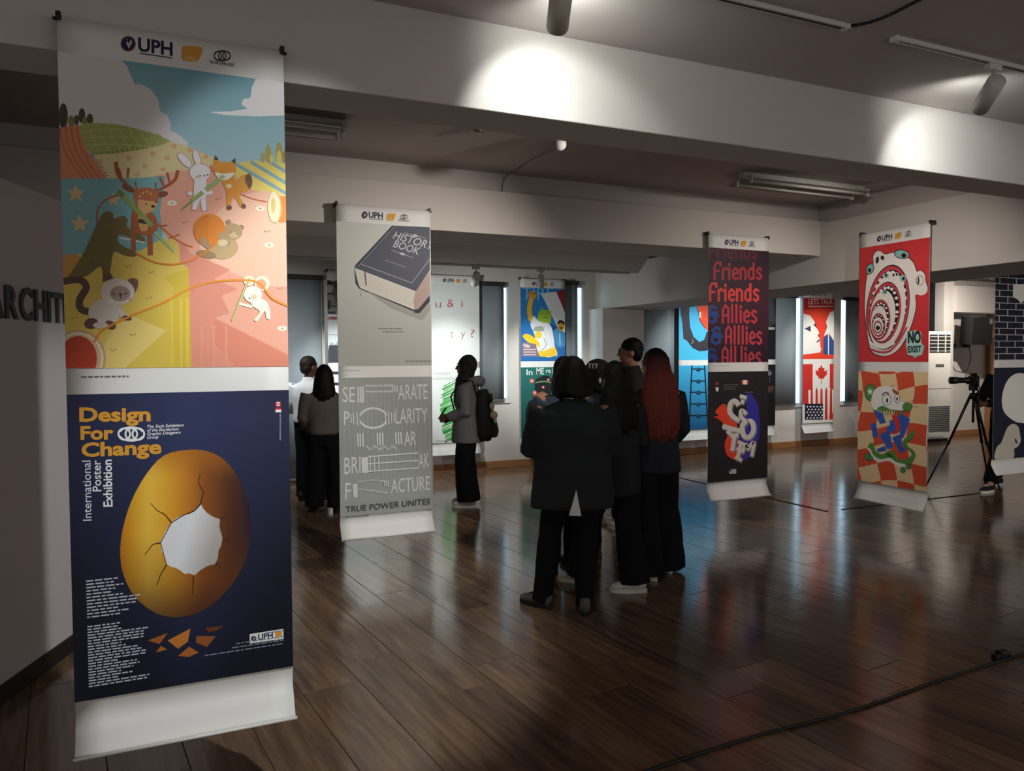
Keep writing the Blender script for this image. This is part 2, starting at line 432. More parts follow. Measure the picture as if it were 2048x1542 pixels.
        it = iter(cols); s.metric(P, None, None if False else (lambda p, d={q: k for q, k in zip(P, cols)}: d[p]), T)
    def dashes(s, rows, col, th=.006, seed=1):
        """unreadable small print as broken strokes; rows of (u0, u1, v) on the unit poster"""
        rd = random.Random(seed); h0, o0, s0 = s.H, s.o, s.s; s.H, s.o, s.s = (lambda p: p), (0, 0), 1
        s.hold = True
        for u0, u1, v in rows:
            u = u0
            while u < u1 - .004:
                l = min(rd.uniform(.012, .04), u1 - u); s.rect(u, v, u + l, v + th, col); u += l + .006
        s.hold = False; s.k += 1
        s.H, s.o, s.s = h0, o0, s0
    def mesh(s, name):
        me = bpy.data.meshes.new(name); me.from_pydata(s.V, [], s.T)
        at = me.color_attributes.new('ink', 'FLOAT_COLOR', 'POINT')
        at.data.foreach_set('color', [x for c in s.C for x in c])
        me.materials.append(MATS['ink'])
        # every print faces the reader (-Y)
        bm = bmesh.new(); bm.from_mesh(me)
        fl = [f for f in bm.faces if f.normal.y > 0]
        if fl: bmesh.ops.reverse_faces(bm, faces=fl)
        bm.to_mesh(me); bm.free()
        return me
def mix(a, b, t):
    t = max(0, min(1, t)); return tuple(x + (y - x) * t for x, y in zip(lin(a), lin(b)))

BWID, BHGT = .73, 2.5
PANEL = {'header': (0, .051), 'upper': (.051, .480), 'lower': (.515, .932)}
def panel_h(k): return (PANEL[k][1] - PANEL[k][0]) * BHGT
def knot(a, cx, cy, rx, ry, w, col):
    for dx in (-.55, 0, .55): a.ring(cx + dx * rx, cy, rx * .46, ry * .8, w, col)
    a.ring(cx, cy, rx * .95, ry * .95, w, col, 200, 340); a.ring(cx, cy, rx * .95, ry * .95, w, col, 20, 160)
def emblem(a, cx, cy, r, c1='#20264a', c2='#8a3038'):
    a.ell(cx, cy, r, r, c2); a.ell(cx, cy, r * .84, r * .84, c1); a.poly([(cx - r * .5, cy - r * .5), (cx - r * .1, cy - r * .6), (cx, cy), (cx + r * .4, cy - r * .55), (cx + r * .55, cy - r * .2), (cx + r * .1, cy + r * .65)], '#c9c4c4'); a.ell(cx - r * .3, cy - r * .35, r * .22, r * .2, c1)
def logo_header():
    a = Art(BWID, panel_h('header'), [(118, 30), (567, 97), (567, 165), (121, 104)], .00003); a.frame(100, 20, .2593)
    emblem(a, 605, 268, 57)
    a.text('UPH', (680, 318), (942, 355), 95, '#1c2244', .03)
    a.line([(690, 338), (940, 374)], 10, '#5a5e78')
    a.poly([(1030, 285), (1160, 292), (1163, 345), (1120, 400), (1015, 385), (1013, 310)], '#dfa040', 3); a.text('UPH', (1035, 385), (1105, 390), 24, '#f0d8a8', .02)
    knot(a, 1322, 357, 62, 40, 8, '#2a2a2c')
    a.text('BORDERLESS', (1230, 412), (1415, 438), 22, '#303034', .01)
    return a.mesh('logo_header')
HEADER = logo_header()

def cloth_mesh():
    bm = bmesh.new(); prof = []
    for v in [0, .02, .25, .5, .75, .925]: prof.append((0, BHGT * (1 - v)))
    for i in range(1, 13):
        t = i / 12; prof.append((.016 * math.sin(math.pi * min(1, t / .6)) - .05 * max(0, (t - .42) / .58) ** 1.7, BHGT * (.075 * (1 - t))))
    # front and back face a hair apart
    nx = 8; grid = []
    for side in (0, .0016):
        rows = []
        for y, z in prof: rows.append([bm.verts.new((-BWID / 2 + BWID * i / nx, y + side, z)) for i in range(nx + 1)])
        grid.append(rows)
    F, B = grid
    for r in range(len(prof) - 1):
        for i in range(nx):
            bm.faces.new((F[r][i], F[r + 1][i], F[r + 1][i + 1], F[r][i + 1])); bm.faces.new((B[r][i], B[r][i + 1], B[r + 1][i + 1], B[r + 1][i]))
        for i in (0, nx): bm.faces.new((F[r][i], F[r + 1][i], B[r + 1][i], B[r][i]))
    for r in (0, -1):
        for i in range(nx): bm.faces.new((F[r][i], F[r][i + 1], B[r][i + 1], B[r][i]))
    bmesh.ops.recalc_face_normals(bm, faces=bm.faces[:])
    me = bpy.data.meshes.new('cloth'); bm.to_mesh(me); bm.free(); me.shade_smooth(); me.materials.append(MATS['banner_vinyl']); return me
CLOTH = cloth_mesh()
def banner(label, loc, rz=0, upper=None, lower=None, gap=.08):
    """hanging banner: origin at the floor end, face towards local -Y"""
    t = thing('hanging_banner', label, 'banner', (loc[0], loc[1], .26), rz)
    new_obj('cloth', CLOTH, t)
    new_obj('logo_print', HEADER, t).location = (0, 0, BHGT - panel_h('header'))
    for k, art in (('upper', upper), ('lower', lower)):
        if art is None: continue
        new_obj('upper_poster' if k == 'upper' else 'lower_poster', art.mesh(k + '_poster'), t).location = (0, 0, BHGT * (1 - PANEL[k][1]))
    cyl('bottom_rod', (-BWID / 2 - .004, -.052, .004), (BWID / 2 + .004, -.052, .004), .006, 'white_metal', t, seg=10)
    cyl('top_rod', (-BWID / 2 - .012, .006, BHGT - .004), (BWID / 2 + .012, .006, BHGT - .004), .006, 'black_plastic', t, seg=8)
    for sx in (-1, 1):
        bm = bmesh.new(); x = sx * (BWID / 2 - .004); box(bm, x - .008, x + .008, -.004, gap, BHGT - .012, BHGT + .02, .002)
        finish('clip', bm, 'black_plastic', t)
    return t
def art_panel(k, quad=None, step=.00003): return Art(BWID, panel_h(k), quad, step)
# ---------------------------------------------------------------- poster artwork, traced shape by shape
def art_animals():
    a = Art(BWID, (.468 - .0455) * BHGT, [(121, 104), (567, 165), (569, 733), (137, 737)], .000016)
    a.fill(None, lambda u, v: mix('#7fb0c0', '#bcdbe2', v * 2.2), 6)
    a.frame(100, 20, .2593)
    a.poly([(60, 318), (560, 385), (610, 440), (640, 520), (665, 580), (720, 580), (790, 620), (840, 690), (858, 790), (910, 820), (938, 880), (935, 935), (1000, 970), (1065, 1030), (1060, 1070), (930, 1030), (600, 920), (300, 890), (60, 930)], '#e4dfe0')
    a.poly([(1820, 545), (1585, 532), (1555, 600), (1545, 680), (1490, 690), (1475, 730), (1520, 765), (1400, 785), (1225, 792), (1350, 815), (1600, 825), (1820, 815)], '#f3f1f3')
    for x, y, rx, ry, c in ((125, 830, 34, 100, '#4a4a34'), (185, 870, 25, 45, '#8a8450'), (265, 825, 25, 58, '#4e4e34'), (325, 855, 25, 46, '#565638'), (225, 860, 20, 40, '#585838'), (285, 865, 18, 32, '#8f8a52')): a.ell(x, y, rx, ry, c)
    a.poly([(60, 940), (150, 908), (245, 900), (265, 1000), (320, 1120), (400, 1230), (455, 1310), (60, 1320)], '#d98a66')
    for x in (100, 140, 185, 230): a.line([(x, 920), (x + 20, 1050), (x + 80, 1180), (x + 170, 1310)], 9, '#bf6c50', 4)
    a.poly([(240, 900), (330, 880), (520, 890), (700, 930), (850, 975), (935, 1020), (870, 1050), (700, 1090), (540, 1115), (350, 1130), (300, 1080), (260, 1000)], '#a9b062')
    for x in (330, 400, 480, 560, 640, 720, 800, 860): a.line([(x - 20, 890 + abs(x - 330) * .12), (x + 20, 1000), (x + 70, 1100 - (x - 330) * .08)], 5, '#c8cc90', 3)
    for y in (930, 985, 1045): a.line([(262, y + 20), (450, y), (640, y + 8), (830 - (1045 - y) * .5, y + 20)], 5, '#c8cc90', 3)
    for i in range(16): x = 300 + i * 38; a.line([(x, 1125 - i * 5), (x + 10, 1150 - i * 6)], 6, '#6c6c3c')
    a.poly([(350, 1130), (540, 1115), (700, 1090), (870, 1050), (935, 1020), (1060, 1060), (1250, 1140), (1290, 1260), (1000, 1250), (850, 1310), (650, 1320), (455, 1310), (400, 1230)], '#e3d3a0')
    for x, y in ((620, 1150), (800, 1120), (960, 1060), (910, 1150), (740, 1215), (880, 1240), (680, 1280), (400, 1180), (1080, 1090), (1200, 1140)): a.ell(x, y, 22, 18, '#e0b27a')
    for i in range(9): x = 330 + i * 14; y = 1130 + i * 20; a.line([(x, y), (x + 26, y - 2)], 6, '#8a5a40')
    a.frame(100, 300, .2983)
    a.poly([(700, 180), (940, 140), (1100, 110), (1250, 100), (1440, 260), (1600, 300), (1600, 1470), (900, 1470), (880, 700), (690, 480), (660, 300)], '#efab94')
    a.poly([(1250, 330), (1600, 330), (1600, 900), (1150, 800), (1000, 600)], '#f6c2a8', 6)  # lighter pink patch: spotlight on the right side painted into the print
    a.poly([(60, 205), (400, 200), (560, 200), (780, 182), (740, 420), (760, 620), (600, 700), (450, 705), (60, 720)], '#7fb0b6')
    def star(x, y, r, c): a.poly([(x + (r if i % 2 == 0 else r * .45) * math.cos(R(-90 + 36 * i)), y + (r if i % 2 == 0 else r * .45) * math.sin(R(-90 + 36 * i))) for i in range(10)], c)
    star(190, 305, 62, '#d8bd8c'); star(215, 505, 66, '#d8bd8c'); star(435, 345, 52, '#d2b888')
    a.frame(100, 20, .2593)
    a.poly([(1390, 1195), (1550, 1170), (1820, 1190), (1820, 1450), (1700, 1410), (1560, 1400), (1430, 1300)], '#f0d872')
    for q in (((1425, 1195), (1820, 1430)), ((1540, 1178), (1820, 1350)), ((1675, 1172), (1820, 1262))): a.line(q, 26, '#8fb0ba')
    for x, y, rx, ry, c in ((1675, 1115, 22, 72, '#b8aa60'), (1760, 1105, 24, 80, '#b4a65c'), (1635, 1145, 16, 42, '#b8b070'), (1800, 1140, 16, 50, '#a89a50'), (1700, 1155, 14, 34, '#e8d870'), (1757, 1145, 20, 56, '#ecd866')): a.ell(x, y, rx, ry, c)
    a.frame(100, 300, .2983)
    # cliffs
    a.poly([(60, 715), (300, 705), (600, 690), (760, 600), (840, 610), (870, 680), (868, 760), (925, 800), (942, 1470), (60, 1470)], '#e3c560')
    a.poly([(60, 720), (190, 705), (250, 760), (180, 880), (60, 900)], '#c99a4c')
    a.poly([(865, 640), (900, 640), (935, 700), (1200, 810), (1090, 872), (1250, 940), (1140, 982), (1190, 1100), (1090, 1130), (1600, 1390), (1600, 1470), (940, 1470), (925, 800), (868, 760)], '#e2937e')
    a.poly([(1090, 1130), (1600, 1390), (1600, 1470), (1250, 1470), (1090, 1300)], '#e08a72')
    a.poly([(765, 860), (925, 800), (942, 1470), (790, 1470), (790, 1180), (830, 930)], '#d8bb46')
    a.poly([(800, 985), (640, 1100), (560, 1120), (775, 1215), (800, 1215)], '#dcc052'); a.poly([(775, 1215), (500, 1470), (800, 1470), (800, 1215)], '#dcc052')
    a.poly([(560, 1120), (775, 1215), (500, 1470), (330, 1470), (380, 1300), (450, 1180)], '#ecd27c')
    for x in (805, 865, 905): a.rect(x, 1000, x + 18, 1470, '#e4c84e')
    for x in (1000, 1080, 1160): a.rect(x, 1180, x + 14, 1470, '#e89a84')
    for x, y in ((820, 365), (1400, 400), (1455, 645), (1535, 1200)): a.ell(x, y, 32, 17, '#f8ead4'); a.ell(x, y, 8, 6, '#c99a70')
    for x, y in ((530, 785), (680, 825), (660, 995), (555, 1240), (430, 1340), (1120, 335), (1440, 550), (1520, 930), (900, 490), (180, 1130)): a.line([(x - 16, y), (x, y + 8)], 7, '#c08a60'); a.line([(x + 8, y + 6), (x + 22, y - 4)], 7, '#c08a60')
    # yarn basket, ropes
    a.ell(205, 1400, 180, 192, '#cfa878'); a.ell(205, 1400, 165, 176, '#ecdcb8'); a.ell(205, 1400, 148, 160, '#d8bc94'); a.ell(205, 1400, 122, 150, '#c4482c')
    for i in range(6): a.ring(205, 1400, 20 + i * 18, 26 + i * 22, 4, '#a83a24')
    a.line([(330, 500), (330, 420), (380, 350), (470, 312)], 10, '#b8583c', 5)
    a.line([(1160, 215), (1250, 290), (1350, 335), (1445, 355)], 8, '#cf7040', 5)
    a.line([(1075, 110), (1100, 170), (1130, 200)], 8, '#cf7040', 4)
    # crocodile
    a.poly([(100, 900), (160, 830), (250, 680), (330, 500), (365, 440), (400, 420), (435, 440), (440, 470), (500, 452), (530, 480), (530, 530), (640, 600), (630, 622), (560, 602), (470, 580), (478, 640), (580, 695), (572, 725), (500, 715), (440, 690), (420, 780), (415, 830), (430, 862), (370, 872), (350, 790), (270, 850), (200, 872), (150, 905)], '#776a3c', 3)
    for x, y in ((300, 600), (280, 650), (330, 560), (250, 720), (400, 560), (430, 650), (350, 700), (300, 760)): a.ell(x, y, 6, 5, '#564c28')
    a.line([(475, 600), (560, 615), (640, 630)], 8, '#f0e8d8', 3)
    # deer
    for q, w in (([(455, 90), (465, 170), (520, 240), (575, 290)], 26), ([(535, 130), (530, 200)], 18), ([(470, 130), (490, 190)], 14), ([(860, 145), (840, 210), (770, 260), (715, 285)], 24), ([(790, 160), (805, 225)], 16), ([(740, 190), (770, 255)], 16), ([(580, 225), (590, 280)], 12), ([(715, 230), (712, 290)], 12)): a.line(q, w, '#a35c3e', 4 if len(q) > 2 else 0, .7)
    a.ell(535, 268, 48, 20, '#8a4e38', 28); a.ell(755, 307, 40, 20, '#8a4e38', -12)
    a.line([(575, 400), (565, 540), (568, 690)], 30, '#a85c3c', 4); a.line([(668, 500), (675, 620), (676, 715)], 34, '#a85c3c', 4)
    a.poly([(565, 390), (690, 430), (725, 520), (690, 580), (580, 560)], '#b0623e', 4)
    a.poly([(600, 430), (650, 440), (660, 540), (610, 545)], '#dba868', 4)
    a.poly([(568, 290), (640, 262), (720, 285), (728, 360), (690, 412), (640, 425), (590, 385)], '#b86c46', 4)
    a.poly([(598, 345), (650, 350), (722, 362), (700, 412), (640, 440), (602, 410)], '#dfae70', 4)
    a.ell(695, 388, 13, 9, '#3c2418'); a.ell(650, 372, 7, 5, '#3c2418'); a.ell(715, 360, 6, 5, '#3c2418')
    for x, y in ((630, 300), (655, 290), (680, 305), (610, 320)): a.ell(x, y, 6, 6, '#e8c890')
    a.line([(598, 485), (655, 495)], 26, '#4a3226')
    a.line([(468, 285), (690, 520)], 40, '#93a85e', 0, .7); a.line([(468, 285), (500, 320)], 26, '#6c8448'); a.line([(705, 560), (835, 695)], 24, '#a0c090', 0, .5)
    a.line([(720, 500), (820, 590), (900, 640), (955, 660)], 10, '#d07a34', 5); a.line([(800, 600), (870, 575)], 8, '#b85a34'); a.line([(730, 520), (790, 515)], 8, '#b85a34')
    # rabbit
    for c, g in (('#c89a90', 5), ('#efe8ee', 0)):
        a.ell(905, 78, 24 + g, 62 + g, c, -42); a.ell(985, 62, 20 + g, 55 + g, c, -14)
        a.ell(938, 300, 16 + g, 15 + g, c)
        a.poly([(968 - g, 205), (1045 + g, 205), (1052 + g, 300), (1042 + g, 340), (1047 + g, 412 + g), (1020 - g, 418 + g), (1005, 335), (978 + g, 412 + g), (952 - g, 408 + g), (962 - g, 320)], c)
        a.ell(1005, 160, 68 + g, 58 + g, c)
    a.line([(878, 412), (960, 345)], 10, '#8a9a58', 0, 2); a.line([(950, 350), (1150, 190)], 30, '#a0b472'); a.line([(1010, 262), (1050, 300), (1085, 288)], 22, '#f2ecf0', 4)
    a.ell(1005, 182, 6, 5, '#4a3a40'); a.ell(1055, 175, 6, 5, '#4a3a40'); a.ell(1034, 182, 7, 5, '#4a3a40'); a.ell(988, 190, 16, 10, '#e8c8a0')
    # fox
    a.ell(1298, 232, 52, 60, '#e8a040', 20); a.poly([(1300, 200), (1325, 165), (1345, 190), (1345, 240), (1325, 268)], '#7c5c4a', 3)
    a.poly([(1145, 205), (1230, 195), (1272, 290), (1262, 320), (1300, 385), (1272, 395), (1230, 320), (1212, 330), (1205, 412), (1178, 412), (1178, 290)], '#e69a38'); a.ell(1195, 395, 18, 16, '#7c5040'); a.ell(1290, 385, 18, 15, '#7c5040', 40)
    a.poly([(1092, 95), (1108, 42), (1135, 85), (1205, 90), (1238, 60), (1242, 150), (1225, 192), (1160, 212), (1105, 178)], '#e89a3c'); a.poly([(1100, 75), (1108, 42), (1128, 75)], '#4e4440'); a.poly([(1212, 84), (1238, 60), (1240, 100)], '#4e4440')
    a.poly([(1102, 158), (1160, 168), (1232, 160), (1200, 200), (1155, 210), (1120, 190)], '#f4eed8', 3); a.ell(1150, 190, 20, 14, '#b4c090'); a.ell(1195, 250, 20, 14, '#f2dcb4')
    # spool
    a.poly([(1515, 318), (1600, 318), (1600, 490), (1525, 490)], '#e88e3e'); a.ell(1497, 392, 44, 106, '#d8bc84'); a.ell(1490, 390, 40, 104, '#f6e6b8'); a.ell(1485, 382, 15, 50, '#e0c484')
    # bear with yarn
    a.ell(1150, 660, 102, 80, '#c6a87e'); a.ell(1042, 708, 66, 26, '#a3845f', 12); a.ell(1190, 492, 18, 16, '#a88c68'); a.ell(1272, 528, 20, 18, '#a88c68'); a.ell(1215, 556, 66, 56, '#b89c76')
    a.ell(1065, 548, 106, 112, '#e88c38')
    for i in range(7): a.ring(1065, 548, 16 + i * 14, 100, 3, '#d0742a', 100, 260)
    a.line([(1135, 565), (1160, 620), (1200, 640)], 42, '#b89c76', 4); a.line([(1010, 600), (1040, 640), (1070, 660)], 40, '#b09470', 4); a.ell(1150, 630, 34, 22, '#e0cca0'); a.ell(1225, 580, 30, 20, '#d4b88c'); a.ell(1205, 560, 5, 4, '#5a4632'); a.ell(1245, 572, 5, 4, '#5a4632')
    a.line([(580, 700), (700, 760), (830, 775), (960, 742), (1100, 640)], 11, '#e08034', 5)
    # cat
    a.line([(110, 890), (215, 880), (258, 930), (215, 1010), (222, 1070), (272, 1092)], 46, '#5e463c', 5)
    a.ell(372, 1098, 102, 92, '#d8ccc0'); a.line([(460, 1060), (500, 1120), (530, 1135)], 40, '#d8ccc0', 3); a.poly([(360, 895), (372, 850), (400, 835), (436, 868)], '#6e5246'); a.poly([(530, 885), (560, 868), (594, 880), (592, 930), (560, 975)], '#7e5c4c', 3)
    a.ell(290, 1168, 44, 36, '#64483c', -10); a.ell(415, 1178, 38, 26, '#6a4c40', 30); a.ell(522, 1132, 32, 16, '#6a4c40', 12); a.ell(350, 1180, 50, 20, '#d8ccc0')
    a.ell(460, 960, 112, 90, '#e0d4c8'); a.ell(478, 970, 66, 52, '#ab9288'); a.line([(420, 968), (448, 976)], 6, '#4a342c'); a.line([(500, 974), (525, 966)], 6, '#4a342c'); a.ell(480, 976, 10, 7, '#3c2820'); a.line([(480, 980), (480, 1002)], 5, '#3c2820'); a.ell(545, 1010, 16, 10, '#e0a890')
    # mouse
    a.ell(1320, 884, 36, 34, '#f6e8cc'); a.ell(1405, 902, 50, 50, '#f8ecd4'); a.ell(1400, 908, 33, 35, '#eaa884')
    a.poly([(1335, 1000), (1420, 1010), (1450, 1060), (1458, 1135), (1432, 1132), (1420, 1085), (1372, 1150), (1352, 1142), (1390, 1090), (1340, 1050)], '#fbf2de', 3); a.ell(1345, 975, 60, 56, '#fbf4e4'); a.ell(1352, 992, 20, 18, '#f2cfae'); a.ell(1322, 1000, 6, 5, '#6a503c')
    a.line([(1322, 868), (1205, 1152)], 18, '#c6c888', 0, .5); a.line([(1255, 1035), (1340, 1058)], 18, '#fbf2de')
    a.line([(310, 1290), (370, 1210), (540, 1122), (760, 1030), (930, 938), (1090, 890), (1290, 880), (1390, 905), (1470, 1000), (1590, 1058)], 13, '#ea9430', 6)
    return a

def art_egg():
    a = Art(BWID, (.927 - .5035) * BHGT, [(142, 789), (571, 779), (582, 1331), (150, 1407)], .00002)
    a.fill(None, lambda u, v: mix('#303860', '#0e1122', max(abs(u - .5) * 1.1 + abs(v - .1) * .9, 0)), 10)
    a.frame(120, 720, .2593)
    og = '#e2a034'
    a.text('Design', (178, 466), (710, 462), 100, og, .035); a.text('For', (185, 604), (432, 601), 97, og, .035); a.text('Change', (190, 735), (790, 708), 100, og, .035)
    knot(a, 565, 563, 95, 54, 14, '#f2f2f4')
    for t, p, q in (('The Sixth Exhibition', (683, 517), (958, 505)), ('of the Borderless', (683, 545), (920, 534)), ('Graphic Designers', (683, 572), (935, 560)), ('Group', (683, 600), (768, 594))): a.text(t, p, q, 22, '#eeeef2', .012, .25)
    a.text('International', (260, 1226), (258, 765), (-64, 2), '#e2e2ea', .004); a.text('Poster', (335, 1000), (333, 762), (-64, 2), '#e8e8ee', .012); a.text('Exhibition', (418, 1118), (415, 757), (-66, 2), '#f0f0f4', .022)
    # flags
    a.rect(1640, 318, 1682, 350, '#f2eeee'); a.rect(1640, 318, 1651, 350, '#d02c30'); a.rect(1671, 318, 1682, 350, '#d02c30'); a.ell(1661, 334, 6, 8, '#d02c30'); a.rect(1641, 360, 1684, 377, '#d02c30'); a.rect(1641, 377, 1684, 396, '#f2eeee')
    for i in range(16): a.rect(1672, 405 + i * 13, 1682, 413 + i * 13, '#9a9cb0')
    a.frame(0, 0, 1)
    egg = catmull([(375, 897), (330, 908), (295, 945), (265, 1000), (247, 1060), (243, 1110), (250, 1150), (270, 1190), (305, 1220), (345, 1232), (390, 1225), (430, 1200), (465, 1160), (490, 1110), (499, 1060), (495, 1010), (478, 960), (450, 920), (415, 900)], 3)
    RAMP = [(0, '#c67c18'), (.1, '#e2a428'), (.22, '#f6c64a'), (.38, '#e8a62e'), (.52, '#c87e24'), (.64, '#94541e'), (.82, '#5a3018'), (1, '#1a1526')]
    def ec(x, y):
        t = max(0, min(1, (x - 243) / 256)); s_ = (y - 897) / 335
        for (t0, c0), (t1, c1) in zip(RAMP, RAMP[1:]):
            if t <= t1: c = mix(c0, c1, (t - t0) / (t1 - t0)); break
        if s_ < .16: c = tuple(p + (q - p) * (.16 - s_) * 4.5 for p, q in zip(c, lin('#b06a1e')))
        f = max(0, s_ - .5) * 1.5 + max(0, t - .45) * max(0, s_ - .35) * 1.6
        c = tuple(p + (q - p) * min(1, f) for p, q in zip(c, lin('#5e3216')))
        g = max(0, s_ - .78) * 2.6
        return tuple(p + (q - p) * min(.9, g) for p, q in zip(c, lin('#1c1622')))
    a.glow(egg, (370, 1065), ec, 12)
    hole = [(400, 1003), (406, 1014), (413, 1022), (425, 1030), (438, 1034), (437, 1050), (443, 1073), (440, 1088), (435, 1098), (434, 1112), (429, 1124), (414, 1128), (400, 1136), (394, 1142), (388, 1147), (378, 1143), (368, 1144), (360, 1137), (351, 1132), (342, 1130), (333, 1124), (331, 1112), (324, 1098), (322, 1080), (330, 1062), (343, 1041), (354, 1032), (366, 1026), (380, 1024), (390, 1017)]
    a.glow(hole, (380, 1080), lambda x, y: mix('#e9eaf0', '#b4aca8', (x - 370) / 60 + (y - 1080) / 200), 4)
    for q in ([(400, 1005), (406, 982), (396, 962), (400, 943)], [(343, 1041), (330, 1025), (316, 1018), (303, 1003)], [(322, 1082), (307, 1085), (291, 1106)], [(334, 1125), (321, 1147), (314, 1168)], [(386, 1148), (384, 1186)], [(438, 1034), (452, 1028)], [(443, 1073), (463, 1078)], [(429, 1122), (440, 1131)], [(400, 1005), (388, 1018), (366, 1027), (343, 1042), (322, 1082), (333, 1125)]): a.line(q, 2.6, '#3a2412', 0, .5)
    a.frame(120, 1080, .2919)
    for q, c in (([(603, 682), (735, 630), (680, 708)], '#a8602c'), ([(735, 682), (890, 598), (872, 690), (805, 740)], '#c87c34'), ([(990, 592), (1115, 580), (1060, 615), (1010, 622)], '#6a3a20'), ([(930, 650), (1060, 650), (1000, 728), (925, 695)], '#9a5628'), ([(655, 765), (690, 720), (735, 745)], '#b0682c'), ([(805, 790), (880, 725), (945, 765), (880, 796)], '#b26a2e')): a.poly(q, c)
    a.poly([(1288, 636), (1515, 599), (1518, 668), (1290, 702)], '#eeeeee'); emblem(a, 1316, 667, 19); a.text('UPH', (1345, 678), (1445, 661), 40, '#1c2244', .03); a.poly([(1458, 620), (1505, 612), (1505, 650), (1462, 656)], '#dfa040')
    rd = random.Random(4)
    rows = [(.06, .06 + rd.uniform(.1, .24), .605 + .0108 * i) for i in range(12)] + [(.06, .06 + rd.uniform(.11, .27), .755 + .0094 * i) for i in range(22)]
    a.dashes(rows, '#c2c4d2', .0046, 5)
    a.dashes([(.86, .955, .862), (.72, .955, .884), (.7, .955, .8965), (.57, .955, .909)], '#8a8ca0', .004, 6)
    return a

HQ = {'hu': [(672.5, 442.0), (861.0, 454.9), (863.5, 730.7), (676.5, 732.5)], 'hl': [(676.8, 756.0), (863.7, 753.0), (866.1, 1017.4), (680.5, 1034.3)],
      'fu': [(1416.9, 494.5), (1537.8, 502.8), (1536.3, 724.2), (1416.0, 725.3)], 'fl': [(1415.9, 744.0), (1536.2, 742.1), (1534.7, 954.9), (1415.0, 965.8)],
      'ru': [(1719.9, 496.5), (1860.4, 474.3), (1856.8, 724.1), (1717.3, 723.5)], 'rl': [(1717.1, 741.9), (1856.5, 744.3), (1853.0, 984.0), (1714.7, 960.1)],
      'bu': [(1991.8, 528.5), (2073.4, 534.2), (2069.7, 719.4), (1988.4, 720.2)], 'bl': [(1988.1, 735.7), (2069.4, 734.4), (2065.9, 912.7), (1984.8, 920.2)],
      'uu': [(858.4, 568.3), (956.7, 571.9), (957.7, 723.3), (859.9, 724.1)], 'ul': [(860.0, 736.7), (957.8, 735.6), (958.8, 881.7), (861.3, 886.9)],
      'tu': [(1038.4, 574.9), (1127.0, 578.1), (1127.4, 722.0), (1039.1, 722.7)], 'tl': [(1039.2, 734.7), (1127.5, 733.7), (1127.9, 872.6), (1039.9, 877.3)],
      'eu': [(1355.6, 586.5), (1428.4, 589.1), (1427.9, 719.7), (1355.3, 720.3)], 'el': [(1355.2, 731.1), (1427.8, 730.3), (1427.3, 856.4), (1354.9, 860.3)],
      'lu': [(1604.3, 595.5), (1665.7, 597.7), (1664.5, 717.9), (1603.2, 718.4)], 'll': [(1603.1, 728.3), (1664.4, 727.6), (1663.3, 843.7), (1602.1, 847.0)],
      'iu': [(653.4, 560.9), (763.2, 564.9), (765.0, 724.8), (655.7, 725.6)], 'il': [(655.9, 739.0), (765.1, 737.8), (766.9, 892.0), (658.1, 897.8)]}
def P_(k, step=.00003): return art_panel('upper' if k[1] == 'u' else 'lower', HQ[k], step)

def art_book():
    a = P_('hu'); a.fill(None, lambda u, v: mix('#d2d2ce', '#b4b4ae', v), 4); a.frame(560, 380, .2465)
    a.poly([(600, 625), (640, 780), (1090, 960), (1215, 850), (1215, 905), (1130, 1000), (1085, 997), (640, 800), (612, 760)], '#35373d')
    a.poly([(700, 820), (1130, 1005), (1215, 910), (1215, 980), (1150, 1060), (900, 960)], '#a4a4a0')
    a.poly([(1085, 996), (1132, 1000), (1215, 905), (1215, 850)], '#35373d')
    a.poly([(625, 640), (1100, 815), (1090, 972), (650, 795), (635, 740)], '#dcd8d0')
    for i in range(7): a.line([(640, 665 + i * 18), (1098, 838 + i * 18)], 3, '#b4b0a8')
    a.poly([(1100, 815), (1215, 665), (1215, 855), (1122, 965), (1090, 972), (1083, 900)], '#b9a098'); a.line([(688, 662), (698, 775)], 10, '#6a4a48')
    a.poly([(908, 290), (1215, 300), (1215, 650), (1102, 822), (602, 630), (610, 610)], '#4e5160')
    a.poly([(908, 290), (930, 290), (640, 618), (610, 612)], '#33363e'); a.line([(925, 300), (630, 622)], 6, '#8a8c96'); a.line([(655, 600), (1070, 755), (1215, 560)], 7, '#a0a2aa')
    a.text('HISTORY', (912, 392), (1232, 488), (26, -58), '#c8cad0', .004, .1); a.text('BOOK', (915, 460), (1118, 527), (22, -56), '#c8cad0', .004, .1)
    for q in (((1010, 348), (1185, 392)), ((905, 488), (1080, 550))): a.line(q, 5, '#a8aab2'); m = ((q[0][0] + q[1][0]) / 2, (q[0][1] + q[1][1]) / 2); a.ell(m[0], m[1], 22, 9, '#c8cad0', 15)
    a.line([(850, 568), (1020, 628)], 12, '#70737e'); a.ell(655, 850, 5, 5, '#444'.ljust(7, '4')); a.ell(650, 825, 4, 4, '#444444')
    a.dashes([(.42, .68, .733), (.47, .7, .755), (.71, .985, .965)], '#77776f', .007, 3)
    return a
